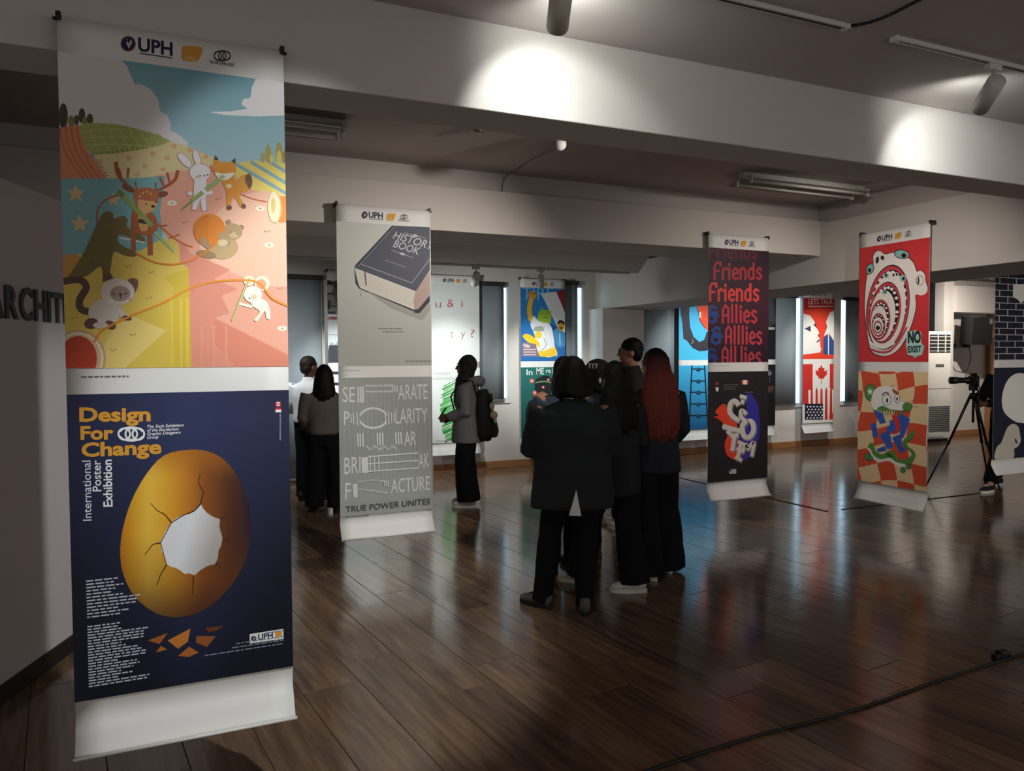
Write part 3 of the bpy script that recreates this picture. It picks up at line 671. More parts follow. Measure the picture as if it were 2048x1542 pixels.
def art_stripes():
    a = P_('hl'); a.fill(None, lambda u, v: mix('#7e8280', '#a6aaa6', abs(v - .45) * 1.6), 6)
    st = a.H; a.H = lambda p: p
    a.hold = True
    for i in range(70): a.rect(.01 + i * .014, .01, .0155 + i * .014, .9, '#a9adaa')
    a.hold = False; a.k += 1; a.H = st; a.frame(660, 720, .2595); c = '#d4d8d4'
    def T(t, p, q, cap): a.text(t, p, q, cap, c, 0)
    T('SE', (97, 325), (192, 325), 118); T('ARATE', (525, 305), (750, 300), 115); T('P', (108, 500), (148, 500), 105); T('LARITY', (505, 490), (750, 482), 115)
    T('AR', (572, 660), (663, 655), 108); T('BRI', (110, 880), (235, 868), 128); T('AK', (682, 832), (762, 824), 112); T('F', (116, 1075), (160, 1072), 128); T('ACTURE', (470, 1025), (770, 1000), 108)
    for x in (212, 230, 248): a.rect(x, 205, x + 13, 328, c)
    for y in (192, 238):
        for i in range(16): a.rect(272 + i * 13, y - i * .3, 281 + i * 13, y + 12, c)
    for x in (478, 494, 512): a.rect(x, 188 + (x - 478) * .3, x + 9, 245, c)
    for i in range(24):
        t = R(200 + i * 140 / 23); a.rect(330 + 105 * math.cos(t) - 3, 448 + 75 * math.sin(t) - 9, 334 + 105 * math.cos(t) + 3, 448 + 75 * math.sin(t) + 9, c); t = -t; a.rect(330 + 105 * math.cos(t) - 3, 448 + 75 * math.sin(t) - 9, 334 + 105 * math.cos(t) + 3, 448 + 75 * math.sin(t) + 9, c)
    for x, y0, y1 in ((158, 415, 485), (178, 405, 495), (205, 400, 505), (425, 395, 500), (447, 395, 495), (470, 400, 485), (490, 405, 480)): a.line([(x, y0), (x + 6, y1)], 8, c)
    for x in (212, 230, 250, 362, 382, 403, 505, 525, 545): a.line([(x, 565 - (x - 212) * .03), (x + 4, 668 - (x - 212) * .06)], 11, c)
    for i in range(22): x = 275 + i * 11; a.line([(x, 655 + 22 * math.sin(i * .5) ** 2), (x + 3, 678 + 22 * math.sin(i * .5) ** 2)], 6, c)
    a.poly([(240, 752), (292, 746), (294, 868), (244, 872)], c)
    for y0, y1 in ((745, 716), (800, 774), (858, 832)): a.line([(290, y0), (680, y1)], 10, c)
    for x in (308, 340, 372): a.line([(x, 742), (x + 3, 860)], 7, c)
    a.poly([(172, 960), (210, 950), (212, 1055), (180, 1065)], c)
    for i in range(22): x = 215 + i * 10; a.rect(x, 935 - 15 * math.sin(i * .14), x + 6, 947 - 15 * math.sin(i * .14), c); a.rect(x + 10, 988 + i * 1.3, x + 16, 1000 + i * 1.6, c)
    for x in (415, 430, 444): a.rect(x, 925, x + 8, 975, c)
    a.text('TRUE POWER UNITES', (120, 1172), (770, 1108), 44, '#4c504e', .008)
    return a

# pen-stroke black letters: each glyph is a list of strokes on a 1 x 1 box (x right, y up, x-height .66)
BLK = {'F': [[(.12, 0), (.12, .8), (.3, .98), (.62, .98)], [(.12, .5), (.5, .5)], [(.62, .98), (.62, .78)]], 'r': [[(.15, 0), (.15, .62)], [(.15, .5), (.36, .68), (.52, .56)]],
       'i': [[(.2, 0), (.2, .66)], [(.2, .8), (.2, .92)]], 'e': [[(.55, .1), (.38, 0), (.15, .14), (.15, .5), (.35, .66), (.55, .5), (.55, .36), (.15, .3)]],
       'n': [[(.15, 0), (.15, .66)], [(.15, .54), (.36, .66), (.55, .52), (.55, 0)]], 'd': [[(.55, .02), (.55, .95)], [(.55, .56), (.34, .66), (.15, .5), (.15, .14), (.35, 0), (.55, .12)]],
       's': [[(.52, .56), (.34, .66), (.16, .54), (.2, .42), (.48, .26), (.5, .12), (.34, 0), (.14, .1)]], 'A': [[(.12, 0), (.12, .72), (.34, .95), (.58, .76), (.58, 0)], [(.12, .4), (.58, .4)]],
       'l': [[(.2, 0), (.2, .98)]], '&': [[(.8, .42), (.3, .42)], [(.66, .85), (.4, .97), (.16, .8), (.3, .6), (.12, .42), (.12, .15), (.36, 0), (.62, .12), (.62, .5)], [(.3, .6), (.7, .6)]], ' ': []}
ADV = {'F': .66, 'r': .5, 'i': .36, 'e': .64, 'n': .68, 'd': .68, 's': .62, 'A': .7, 'l': .36, '&': .84, ' ': .22}
def black_text(a, s, x0, x1, y, h, col, w=.19):
    W0 = sum(ADV[c] for c in s); k = (x1 - x0) / W0; x = x0
    k0 = a.k; n = 0
    for c in s:
        for st in BLK[c]:
            for (ax, ay), (bx, by) in zip(st, st[1:]):
                p, q = (x + ax * k, y - ay * h), (x + bx * k, y - by * h); l = math.hypot(q[0] - p[0], q[1] - p[1]) or 1; e = w * k * .3 / l
                a.k = k0 + n * .12; n += 1
                a.line([(p[0] - (q[0] - p[0]) * e, p[1] - (q[1] - p[1]) * e), (q[0] + (q[0] - p[0]) * e, q[1] + (q[1] - p[1]) * e)], w * k, col)
        x += ADV[c] * k
    a.k = k0 + n * .12 + 1
def art_friends():
    a = P_('fu'); a.fill(None, lambda u, v: mix('#43202f', '#2b1526', abs(v - .5) * 2), 4); a.frame(1340, 440, .2075)
    black_text(a, 'Friends', 365, 850, 372, 150, '#5e2232'); black_text(a, 'Friends', 415, 890, 572, 165, '#a8303c'); black_text(a, 'Friends', 372, 862, 780, 172, '#e0443e')
    for x, y, c in ((350, 990, '#34509c'), (388, 1195, '#34509c'), (340, 1400, '#2c4080')): black_text(a, '&', x, x + 118, y, 165, c, .2)
    black_text(a, 'Allies', 495, 842, 990, 178, '#c83c48'); black_text(a, 'Alllies', 525, 890, 1195, 178, '#c8404e'); black_text(a, 'All lies', 492, 880, 1400, 185, '#b83c4a')
    return a
def art_totem():
    a = P_('fl'); a.fill('#221d22'); a.frame(1340, 700, .2205)
    a.line([(365, 235), (810, 228), (850, 1135), (395, 1180), (365, 235)], 3, '#3c2a30')
    a.poly([(395, 605), (440, 600), (410, 560), (440, 520), (470, 495), (505, 495), (530, 560), (600, 650), (620, 800), (600, 980), (560, 985), (510, 940), (495, 850), (520, 760), (470, 650)], '#e8442a', 3)
    a.poly([(690, 400), (740, 405), (790, 480), (805, 560), (815, 700), (790, 860), (720, 970), (660, 1000), (620, 980), (640, 700), (690, 560)], '#33309a', 3); a.poly([(600, 860), (660, 800), (700, 950), (640, 1010)], '#5a2878')
    def L(strokes, w=52):
        for c, dx, dy, ww in (('#8a8480', 6, 10, w), ('#d2ccc4', 0, 0, w * .82)):
            for s in strokes: a.line([(x + dx, y + dy) for x, y in s], ww, c, 4 if len(s) > 3 else 0)
    L([[(632, 415), (692, 432)], [(640, 465), (672, 475)]], 40)
    L([[(620, 500), (590, 460), (548, 485), (540, 560), (580, 610), (630, 640)]]); L([[(690, 580), (650, 545), (640, 600), (672, 640), (650, 700)]], 44)
    L([[(475, 690), (640, 735)], [(560, 715), (520, 760)]], 50); L([[(705, 640), (655, 680), (665, 770), (715, 790), (755, 730), (745, 655), (705, 640)]])
    L([[(545, 780), (620, 770)], [(585, 775), (562, 915)]], 46); L([[(615, 830), (690, 865)], [(605, 890), (668, 925)], [(590, 970), (650, 1000)], [(640, 850), (610, 985)]], 40)
    L([[(650, 930), (695, 850), (700, 900), (760, 830), (738, 965)]], 36)
    a.rect(648, 272, 710, 312, '#e8e0dc'); a.rect(648, 272, 662, 312, '#d04434'); a.rect(696, 272, 710, 312, '#d04434'); a.rect(535, 1080, 600, 1122, '#c8b4b8'); a.rect(535, 1080, 560, 1100, '#50507c')
    a.ell(425, 305, 14, 14, '#b03040'); a.poly([(410, 340), (440, 338), (436, 375), (418, 375)], '#e8e4e0'); a.dashes([(.25, .5, .115), (.25, .48, .135), (.25, .45, .155), (.6, .75, .19)], '#7a7478', .006, 8)
    return a
def art_mouth():
    a = P_('ru'); a.fill('#d23a3e'); a.frame(1690, 430, .2075)
    for q in (((190, 420), (215, 450)), ((180, 510), (205, 520)), ((430, 300), (440, 340)), ((480, 290), (485, 330)), ((540, 285), (535, 325)), ((620, 330), (600, 355)), ((650, 355), (690, 320)), ((670, 385), (720, 365)), ((230, 390), (245, 420))): a.line(q, 5, '#9c2a30')
    K = '#221a1e'
    head = [(275, 470), (272, 400), (300, 352), (345, 350), (385, 380), (470, 362), (560, 380), (620, 420), (665, 470), (692, 545), (730, 535), (770, 575), (778, 640), (798, 700), (785, 750), (740, 775), (680, 770), (685, 860), (670, 960), (630, 1090), (580, 1200), (510, 1300), (420, 1352), (330, 1352), (255, 1310), (225, 1200), (205, 1050), (190, 900), (195, 760), (212, 600), (240, 520)]
    a.poly([(x + (6 if x > 440 else -6), y + (6 if y > 800 else -6)) for x, y in head], K, 3); a.poly(head, '#ece4de', 3)
    a.ell(548, 378, 76, 46, K, 10); a.ell(548, 378, 68, 38, '#8fc0bc', 10); a.ell(568, 390, 24, 22, K); a.ell(242, 520, 38, 56, K, 20); a.ell(242, 520, 31, 48, '#8fc0bc', 20); a.ell(238, 532, 16, 20, K)
    a.ell(312, 435, 16, 34, '#3a2a20', 8); a.ell(362, 412, 18, 22, '#3a2a20', -20); a.ring(722, 630, 34, 46, 6, '#6a6060'); a.line([(708, 600), (712, 640), (700, 670)], 14, K)
    def M(cx, cy, rx, ry, rot, teeth):
        a.ell(cx, cy, rx, ry, K, rot, 40); a.ell(cx, cy, rx * .97, ry * .97, '#c84450', rot, 40); a.ell(cx + rx * .03, cy, rx * .84, ry * .88, K, rot, 40)
        for i in range(teeth):
            t = R(185 + i * 170 / (teeth - 1)); c, s_ = math.cos(R(rot)), math.sin(R(rot)); x, y = rx * .76 * math.cos(t), ry * .81 * math.sin(t); a.ell(cx + x * c - y * s_, cy + x * s_ + y * c, rx * .105, ry * .05, '#f2ece6')
            y = -y; a.ell(cx + x * c - y * s_, cy + x * s_ + y * c, rx * .105, ry * .035, '#f2ece6')
    M(415, 890, 205, 415, 8, 13)
    a.ell(410, 930, 170, 370, '#ece4de', 9, 40); a.ell(395, 585, 30, 22, '#8fc0bc'); a.ell(560, 610, 30, 34, '#8fc0bc'); a.ell(398, 580, 12, 12, K); a.ell(566, 612, 14, 16, K); a.ell(470, 578, 10, 16, K); a.ell(500, 572, 10, 16, K)
    M(388, 940, 150, 300, 8, 11)
    a.ell(365, 970, 122, 245, '#ece4de', 6, 36); a.ell(382, 745, 26, 22, '#8fc0bc'); a.ell(390, 742, 10, 10, K); a.ell(268, 775, 8, 14, K); a.ell(292, 768, 8, 14, K)
    M(340, 1010, 98, 195, 4, 9)
    a.ell(330, 1030, 78, 155, '#ece4de', 3, 30); a.ell(295, 895, 14, 10, '#8fc0bc'); a.ell(375, 890, 14, 10, '#8fc0bc')
    M(326, 1060, 66, 115, 0, 7); a.ell(322, 1070, 50, 85, '#ece4de', 0, 26); a.ell(320, 1080, 40, 62, '#8a3a44'); a.ell(320, 1082, 30, 48, '#e8deda'); a.ell(320, 1088, 20, 22, K)
    for i in range(12): a.ell(250 + i * 20, 1235 + 40 * math.sin(i / 11 * math.pi), 13, 15, '#f2ece6')
    a.line([(250, 1290), (340, 1320), (430, 1310), (520, 1220), (600, 1080)], 18, '#c84450', 4)
    a.poly([(600, 1130), (680, 1110), (740, 1130), (738, 1230), (770, 1270), (745, 1350), (700, 1360), (680, 1380), (650, 1355), (610, 1350), (590, 1260)], '#a8d4c8'); a.text('NO', (610, 1232), (735, 1228), 105, '#20282a', .05); a.text('EXIST', (608, 1325), (738, 1320), 58, '#20282a', .04); a.line([(605, 1243), (740, 1240)], 6, '#e8e8e0'); a.line([(605, 1338), (740, 1334)], 6, '#e8e8e0')
    return a
def art_checker():
    a = P_('rl'); a.fill('#f2d4a4'); a.frame(1690, 710, .2139)
    def w(i, j):   # warped grid
        x = 130 + i * 165 + 38 * math.sin(j * 1.15 + .4) + 10 * math.sin(i * 1.7); y = 140 + j * 178 + 40 * math.sin(i * 1.1 + j * .5); return (x, y)
    for j in range(-1, 7):
        for i in range(-1, 5):
            if (i + j) % 2 == 0:
                ed = []
                for (p, q) in (((i, j), (i + 1, j)), ((i + 1, j), (i + 1, j + 1)), ((i + 1, j + 1), (i, j + 1)), ((i, j + 1), (i, j))):
                    for t in range(4): ed.append(w(p[0] + (q[0] - p[0]) * t / 4, p[1] + (q[1] - p[1]) * t / 4))
                a.poly(ed, '#e0583a')
    K = '#30343a'; G = '#5a9448'
    a.ell(240, 352, 58, 80, K); a.ell(240, 352, 53, 75, G); a.poly([(235 + (34 if i % 2 == 0 else 14) * math.cos(R(-90 + 36 * i)), 342 + (40 if i % 2 == 0 else 16) * math.sin(R(-90 + 36 * i))) for i in range(10)], '#f4f2ec')
    hd = [(250, 400), (275, 330), (340, 292), (440, 300), (500, 345), (510, 420), (570, 455), (600, 480), (590, 515), (520, 520), (430, 510), (330, 515), (270, 510), (248, 460)]
    a.poly([(x, y + 5) for x, y in hd], K, 3); a.poly(hd, '#f6f4f0', 3)
    a.ell(392, 420, 44, 52, K); a.ell(392, 420, 39, 47, '#fbfaf6'); a.ell(395, 425, 10, 22, K); a.ell(490, 408, 26, 44, K); a.ell(490, 408, 21, 39, '#fbfaf6'); a.ell(488, 412, 8, 18, K)
    a.line([(345, 375), (380, 350), (415, 365)], 12, '#5a5a50', 3); a.poly([(440, 310), (510, 350), (490, 375), (450, 350)], '#a85a3c')
    a.ell(585, 485, 46, 44, K); a.ell(585, 483, 42, 40, G); a.poly([(300, 500), (350, 475), (400, 495), (420, 515), (330, 520)], G, 3)
    for x in range(360, 590, 24): a.line([(x, 515), (x - 8, 515 + 40 + (x % 5) * 5)], 13, '#3f7a3a', 0, .3)
    for q in (((620, 440), (655, 410)), ((630, 480), (690, 485)), ((420, 300), (460, 285))): a.line(q, 4, K)
    B = '#3a64c0'
    for q in ([(265, 515), (355, 540), (385, 635), (330, 645)], [(240, 650), (290, 632), (315, 760), (265, 778)], [(325, 750), (370, 720), (430, 760), (445, 870), (400, 885)], [(380, 700), (430, 640), (480, 690), (410, 760)], [(480, 590), (520, 545), (610, 600), (585, 680), (555, 760), (520, 800), (510, 700)], [(440, 770), (520, 740), (540, 850), (575, 900), (515, 912)], [(415, 615), (455, 605), (490, 690), (450, 710)], [(300, 880), (375, 850), (390, 895), (310, 910)]): a.poly(q, B)
    a.poly([(440, 560), (500, 590), (520, 690), (480, 740), (430, 730), (480, 690), (455, 610)], '#d83c34', 2)
    for x, y in ((340, 570), (280, 700), (400, 730), (520, 620), (530, 760), (390, 800)): a.ell(x, y, 14, 14, '#6a48b0')
    cr = [(215, 870), (235, 825), (270, 830), (285, 890), (350, 930), (420, 890), (470, 920), (500, 970), (560, 980), (610, 950), (625, 910), (560, 860), (545, 800), (590, 760), (625, 705), (650, 720), (640, 770), (590, 810), (590, 850), (650, 900), (660, 950), (620, 1010), (560, 1035), (480, 1010), (420, 960), (340, 985), (270, 950), (240, 900)]
    a.poly([(x, y + 5) for x, y in cr], K, 3); a.poly(cr, G, 3)
    a.poly([(200, 870), (240, 880), (270, 940), (340, 975), (420, 960), (480, 1000), (570, 1025), (540, 1050), (460, 1020), (400, 985), (330, 1000), (265, 970), (235, 905)], '#f4f2ec', 3)
    for x, y, r_ in ((210, 950, 30), (240, 965, 24), (545, 1075, 26), (598, 1045, 24)): a.ell(x, y, r_, r_ * 1.1, K); a.ell(x, y, r_ * .86, r_ * .95, G)
    a.poly([(380, 930), (420, 915), (460, 960), (420, 950)], '#2f5a30')
    return a
def art_unity():
    a = P_('uu'); a.fill('#dfe1e0'); a.frame(840, 520, .2594)
    for t, p, q, h in (('u', (112, 368), (158, 368), 62), ('&', (204, 365), (255, 362), 62), ('i', (312, 366), (324, 366), 62), ('t', (232, 598), (248, 598), 62), ('y', (308, 598), (342, 598), 62), ('?', (384, 598), (416, 596), 62)): a.text(t, p, q, h, '#b07a74' if t != '&' else '#b85048', -.004)
    b = P_('ul'); b.fill('#e1e3e2'); b.frame(840, 520, .2594)
    for t, y, x in (('WALK', 838, 172), ('TOWARDS', 888, 225), ('UNDERSTANDING', 925, 275)): b.text(t, (92, y), (x, y - 2), 22, '#9aa0a0', -.002)
    rd = random.Random(3)
    for i in range(40):
        y = 945 + i * 11; L = 165 - abs(i - 20) * 3; x = 150 + abs(i - 18) * 1.8 + rd.uniform(-14, 14); g = rd.choice(['#3fa04a', '#4fb45a', '#2f8a3c', '#6cc070', '#58aa58'])
        b.line([(x, y + 30), (x + L * .5, y + 2), (x + L, y - 30)], rd.uniform(8, 15), g, 3, .4)
    b.dashes([(.08, .5, .965)], '#9aa0a0', .012, 3)
    return a, b
def art_fist():
    a = P_('tu', .00004); a.fill(None, lambda u, v: mix('#2c6cb0', '#2f86cc', 1 - abs(v - .3) * 2), 4); a.frame(1030, 550, .1168)
    a.text('TIRE', (100, 425), (640, 430), 215, '#7cc0f0', 0)
    a.poly([(430, 320), (680, 290), (760, 470), (850, 700), (850, 1010), (700, 880), (560, 600)], '#dfe2e4'); a.poly([(690, 285), (850, 240), (850, 680), (760, 470)], '#8c2830'); a.poly([(560, 830), (690, 880), (640, 960)], '#1c4a80')
    Y, D = '#e8b83c', '#8a5a20'
    a.line([(262, 390), (235, 520), (225, 640), (262, 790)], 92, D, 4); a.line([(262, 390), (235, 520), (225, 640), (262, 790)], 80, Y, 4); a.poly([(215, 300), (260, 280), (330, 300), (345, 360), (300, 410), (225, 400)], '#d8a030', 3)
    for x in (240, 268, 296, 322): a.ell(x, 318, 13, 22, '#b07828')
    a.poly([(240, 850), (300, 700), (370, 780), (480, 780), (580, 860), (620, 960), (660, 1230), (700, 1380), (400, 1390), (330, 1100), (290, 960)], '#e9ebee', 2); a.line([(470, 830), (540, 1200)], 6, '#b8c0c8'); a.line([(540, 860), (600, 1100)], 5, '#b8c0c8')
    a.poly([(380, 660), (400, 620), (590, 610), (590, 800), (560, 830), (380, 790)], '#9cc43c', 2); a.rect(420, 565, 452, 625, '#9cc43c'); a.rect(500, 585, 528, 622, '#8cb434'); a.line([(500, 650), (570, 650)], 8, '#5c7c24'); a.line([(480, 730), (540, 735)], 12, '#5c7c24')
    a.poly([(300, 960), (320, 890), (450, 880), (470, 960)], '#a8b09c', 2); a.ell(375, 1030, 62, 62, '#f0d040')
    a.poly([(110, 1050), (170, 1010), (260, 1040), (380, 1140), (400, 1250), (330, 1190), (200, 1150)], '#f4c828', 3); a.poly([(390, 1280), (450, 1310), (620, 1240), (680, 1270), (670, 1390), (400, 1395)], '#f6c83c', 2)
    a.line([(470, 1080), (510, 1200), (430, 1300)], 10, '#8a8a80', 3)
    a.poly([(630, 970), (720, 930), (820, 1010), (840, 1210), (690, 1230)], '#4a90c4', 2); a.line([(740, 1000), (750, 1200)], 26, '#8fc4e4'); a.ell(762, 880, 52, 85, '#c8982c'); a.poly([(705, 860), (715, 790), (770, 775), (825, 810), (820, 860), (780, 820), (730, 830)], '#241c18', 2); a.ell(768, 915, 18, 12, '#3c2418'); a.line([(740, 898), (800, 898)], 8, '#241c18')
    a.poly([(95, 1150), (330, 1180), (380, 1395), (95, 1395)], '#8a7480'); a.text('Make', (125, 1240), (230, 1240), 60, '#f0e8ea', .02)
    for y in (1275, 1320, 1365): a.line([(125, y), (340, y)], 16, '#d8ccd2')
    b = P_('tl'); b.fill(None, lambda u, v: mix('#2a7068', '#1c544e', v), 3); b.frame(840, 520, .2594)
    for t, p, q, h in (('In', (812, 886), (858, 886), 44), ('ME', (888, 880), (946, 880), 48), ('re', (962, 868), (998, 868), 30), ('D', (1012, 880), (1040, 880), 44)): b.text(t, p, q, h, '#eef2f0', .01)
    b.poly([(885, 1120), (875, 950), (900, 910), (960, 890), (1010, 920), (1010, 1000), (960, 1130), (920, 1140)], '#20262a', 3); b.line([(880, 945), (950, 935), (1000, 945)], 10, '#7a9468', 3)
    for x, y, r_ in ((853, 932, 18), (875, 1022, 16), (862, 1098, 17), (925, 1125, 14), (980, 922, 10), (940, 980, 11), (1050, 1050, 14), (1070, 950, 12)): b.ell(x, y, r_, r_, '#d86a68'); b.ell(x, y, r_ * .5, r_ * .5, '#f0c0bc')
    rd = random.Random(2)
    for i in range(26): x, y = 885 + rd.gauss(0, 24), 1205 + rd.gauss(0, 30); b.ring(x, y, rd.uniform(8, 20), rd.uniform(8, 22), 2.5, '#6a8a84', rd.uniform(0, 180), rd.uniform(200, 360), 8)
    return a, b
def art_ladder():
    a = P_('eu', .00004); a.fill(None, lambda u, v: mix('#3f9fd0', '#4cc0ea', v), 3); a.frame(1340, 590, .1944)
    a.poly([(100, 60), (190, 60), (185, 200), (195, 330), (230, 430), (290, 485), (340, 460), (365, 380), (480, 380), (440, 520), (360, 575), (290, 580), (220, 545), (160, 470), (125, 450), (115, 300), (95, 170)], '#34343c')
    a.poly([(262, 40), (480, 40), (480, 420), (380, 380), (340, 330), (290, 270), (280, 180)], '#e8502c'); a.line([(262, 120), (285, 200), (300, 270), (350, 345)], 8, '#2c2c34', 4); a.ring(190, 475, 34, 34, 6, '#9aa0a8', -30, 60)
    for y in (185, 205, 225): a.ell(298, y, 11, 8, '#f4f0ec')
    b = P_('el', .00004); b.fill(None, lambda u, v: mix('#3fb0e0', '#1f5f98', v), 4); b.frame(1340, 590, .1944)
    b.line([(216, 640), (185, 1370)], 14, '#0e2234'); b.line([(338, 640), (378, 1370)], 14, '#0e2234')
    for y, x0, x1 in ((762, 212, 345), (884, 207, 352), (1000, 202, 358), (1120, 196, 364), (1240, 192, 372)):
        b.line([(x0, y), (x1, y)], 14, '#0e2234'); b.ell((x0 + x1) / 2, y + 6, 24, 22, '#16344c'); b.ell((x0 + x1) / 2 - 4, y + 2, 10, 9, '#3a6a88')
    return a, b
def art_talk():
    a = P_('lu', .00004); a.fill('#e6442e'); a.frame(1560, 560, .2075)
    a.poly([(200, 130), (540, 130), (540, 270), (200, 290)], '#c42a26')
    a.text('LETS TALK', (262, 235), (498, 232), 52, '#f4dcd4', .012); a.line([(262, 256), (498, 254)], 12, '#ecb8ac')
    a.poly([(200, 320), (280, 345), (318, 400), (330, 440), (365, 510), (350, 540), (372, 565), (375, 640), (385, 670), (370, 700), (200, 720)], '#ebebe8'); a.poly([(222, 470), (282, 442), (284, 500)], '#3c4458'); a.poly([(308, 432), (330, 418), (345, 470)], '#3c4458'); a.poly([(330, 605), (372, 562), (365, 595)], '#3c4458'); a.poly([(345, 530), (372, 520), (362, 540)], '#3c4458')
    a.poly([(540, 285), (470, 310), (430, 405), (440, 450), (410, 540), (460, 515), (540, 640)], '#ebebe8'); a.poly([(430, 430), (440, 450), (428, 500)], '#3c4458')
    a.poly([(405, 555), (455, 515), (540, 640), (540, 720), (405, 720)], '#30508c'); a.rect(449, 520, 459, 720, '#ebebe8')
    b = P_('ll', .00004); b.fill('#efece8'); b.frame(1560, 560, .2075); r_ = '#d23430'
    b.poly([(200, 750), (302, 750), (302, 1040), (296, 1340), (285, 1060), (200, 1060)], r_); b.poly([(466, 750), (540, 750), (540, 1340), (500, 1290), (500, 1060), (466, 1040)], r_)
    b.poly([(385, 812), (398, 850), (415, 845), (415, 880), (445, 868), (436, 895), (445, 905), (415, 935), (410, 950), (360, 948), (355, 930), (325, 900), (335, 890), (328, 865), (356, 878), (356, 845), (372, 850)], r_); b.line([(385, 940), (387, 1000)], 7, r_)
    for x in (250, 292, 340, 386, 432, 478): b.poly([(x - 9, 1060), (x, 1035), (x + 10, 1060), (x + 14, 1345), (x - 14, 1345)], r_)
    b.rect(200, 1060, 246, 1200, r_); b.poly([(462, 1290), (540, 1270), (540, 1345), (462, 1345)], r_); b.rect(226, 1192, 400, 1345, '#26263a')
    for j in range(5):
        for i in range(5): b.ell(250 + i * 32 + (14 if j % 2 else 0), 1220 + j * 27, 8, 8, '#e8e8ec')
    return a, b
def art_ink():
    a = P_('iu', .00004); a.fill(None, lambda u, v: mix('#2c2a2e', '#c8c8ca', (v - .15) * 1.9), 8); a.frame(560, 500, .1687)
    rd = random.Random(9)
    for i in range(26): x = 520 + rd.random() * 600; y = 330 + rd.random() * 260; a.ell(x, y, rd.uniform(15, 55), rd.uniform(20, 70), rd.choice(['#5a5658', '#807c80', '#46424a', '#a09ca0']), rd.uniform(-40, 40), 10)
    a.poly([(520, 600), (590, 600), (600, 680), (560, 720), (520, 720)], '#38383c'); a.rect(600, 660, 700, 672, '#38383c'); a.rect(530, 730, 655, 758, '#4a4a50'); a.rect(700, 560, 900, 700, '#48484e'); a.rect(500, 765, 1300, 790, '#e8e8ea'); a.poly([(570, 800), (660, 796), (655, 825), (590, 815)], '#c44a40')
    a.rect(500, 830, 1300, 1000, '#d8dcde'); a.rect(500, 1000, 1300, 1010, '#a0a8ac'); a.rect(500, 1010, 1300, 1400, '#ccd2d4')
    for i in range(16): a.ell(590 + rd.random() * 160, 1080 + rd.random() * 70, 24, 18, rd.choice(['#9aa0a8', '#50545c', '#c8ccd0']))
    a.poly([(575, 1130), (900, 1120), (930, 1400), (545, 1400), (550, 1300)], '#30343e')
    b = P_('il', .00004); b.fill('#e6e8e8'); b.frame(560, 500, .1687)
    for i in range(7): b.rect(520, 1440 + i * 130, 1300, 1475 + i * 130, '#26282c')
    return a, b
def art_night():
    a = art_panel('upper', None, .00004); a.fill('#1e1c20'); a.poly([(.6, 0), (.9, .05), (.97, .3), (.98, .42), (.6, .5)], '#3c3a3e', 3); a.poly([(.1, .05), (.5, .02), (.55, .5), (.2, .45)], '#343236', 3)
    for i in range(6): a.line([(.62 + i * .06, .02), (.66 + i * .055, .42)], .012, '#5a585c')
    a.rect(.1, .49, .96, .525, '#cfcccc')
    for i in range(22): a.rect(.12 + i * .038, .497, .132 + i * .038, .518, '#3c3a3c')
    b = art_panel('lower', None, .00004); b.fill('#1c1a1c'); b.ell(.8, .12, .07, .03, '#6c6a6c'); b.poly([(.72, .13), (.9, .13), (.86, .18), (.76, .18)], '#7c7a7c'); b.line([(.82, .2), (.84, .3)], .03, '#4c4a4c'); b.poly([(.74, .36), (.95, .35), (.92, .44), (.78, .46)], '#5a3a30', 2)
    return a, b
def art_bricks():
    a = P_('bu', .00004); a.fill('#b9bcc4'); a.H = lambda p: p; rows = 15; a.hold = True
    for j in range(rows):
        o = (j % 2) * .2 - .3
        for i in range(5):
            x0 = o + i * .4; a.rect(x0 + .012, (j + .06) / rows, x0 + .388, (j + .94) / rows, '#23242e')
    a.hold = False; a.k += 1; a.poly([(.42, .2), (1, .18), (1, .42), (.9, .38), (.7, .36), (.62, .4), (.55, .36), (.42, .33), (.42, .27)], '#e6e4e0')
    b = P_('bl', .00004); b.fill('#23263a'); b.H = lambda p: p
    rd = random.Random(8); b.hold = True
    for i in range(160): x, y = rd.random(), rd.random(); b.rect(x, y, x + .006, y + .004, '#3c4058')
    b.hold = False; b.k += 1
    b.poly([(.2, .33), (.26, .2), (.4, .1), (.62, .06), (.85, .1), (1, .2), (1, .8), (.9, .72), (.78, .78), (.8, .66), (.74, .62), (.55, .6), (.32, .52), (.22, .44)], '#efeeea', 3)
    b.poly([(.3, .7), (.38, .64), (.5, .62), (.62, .66), (.66, .74), (.68, .82), (.6, .88), (.52, .9), (.5, 1), (.06, 1), (.1, .86), (.2, .82)], '#cfc8ba', 3); b.poly([(.52, .78), (.58, .8), (.6, .85), (.55, .83)], '#23263a')
    return a, b

U = art_unity(); FI = art_fist(); LA = art_ladder(); TA = art_talk(); IN = art_ink(); NI = art_night(); BR = art_bricks()
_keep = dict(PANEL); PANEL.update({'header': (0, .0455), 'upper': (.0455, .468), 'lower': (.5035, .927)})
lb = banner('large banner of cartoon animals over a cracked golden egg, nearest the camera', (.078, 2.995), 0, art_animals(), art_egg(), .07)
PANEL.update(_keep)
B_hist = banner('grey banner of a history book above stretched lettering', (1.575, 5.745), 0, art_book(), art_stripes(), .09)
B_fri = banner('dark banner with red blackletter Friends and Allies rows', (5.03, 5.785), 0, art_friends(), art_totem(), .06)
B_mouth = banner('red screaming-mouth banner over an orange checkerboard', (6.045, 4.92), R(-90), art_mouth(), art_checker(), .07)
banner('black brick-wall banner over a white silhouette at the right edge', (8.905, 5.62), 0, BR[0], BR[1], .2)
banner('white banner with sparse letters and a green scribble', (3.77, 10.13), 0, U[0], U[1], .145)
banner('blue raised-fist banner over a green chalkboard poster', (5.14, 10.12), 0, FI[0], FI[1], .068)
banner('light blue banner with a grey trunk above a ladder', (7.95, 10.13), 0, LA[0], LA[1], .145)
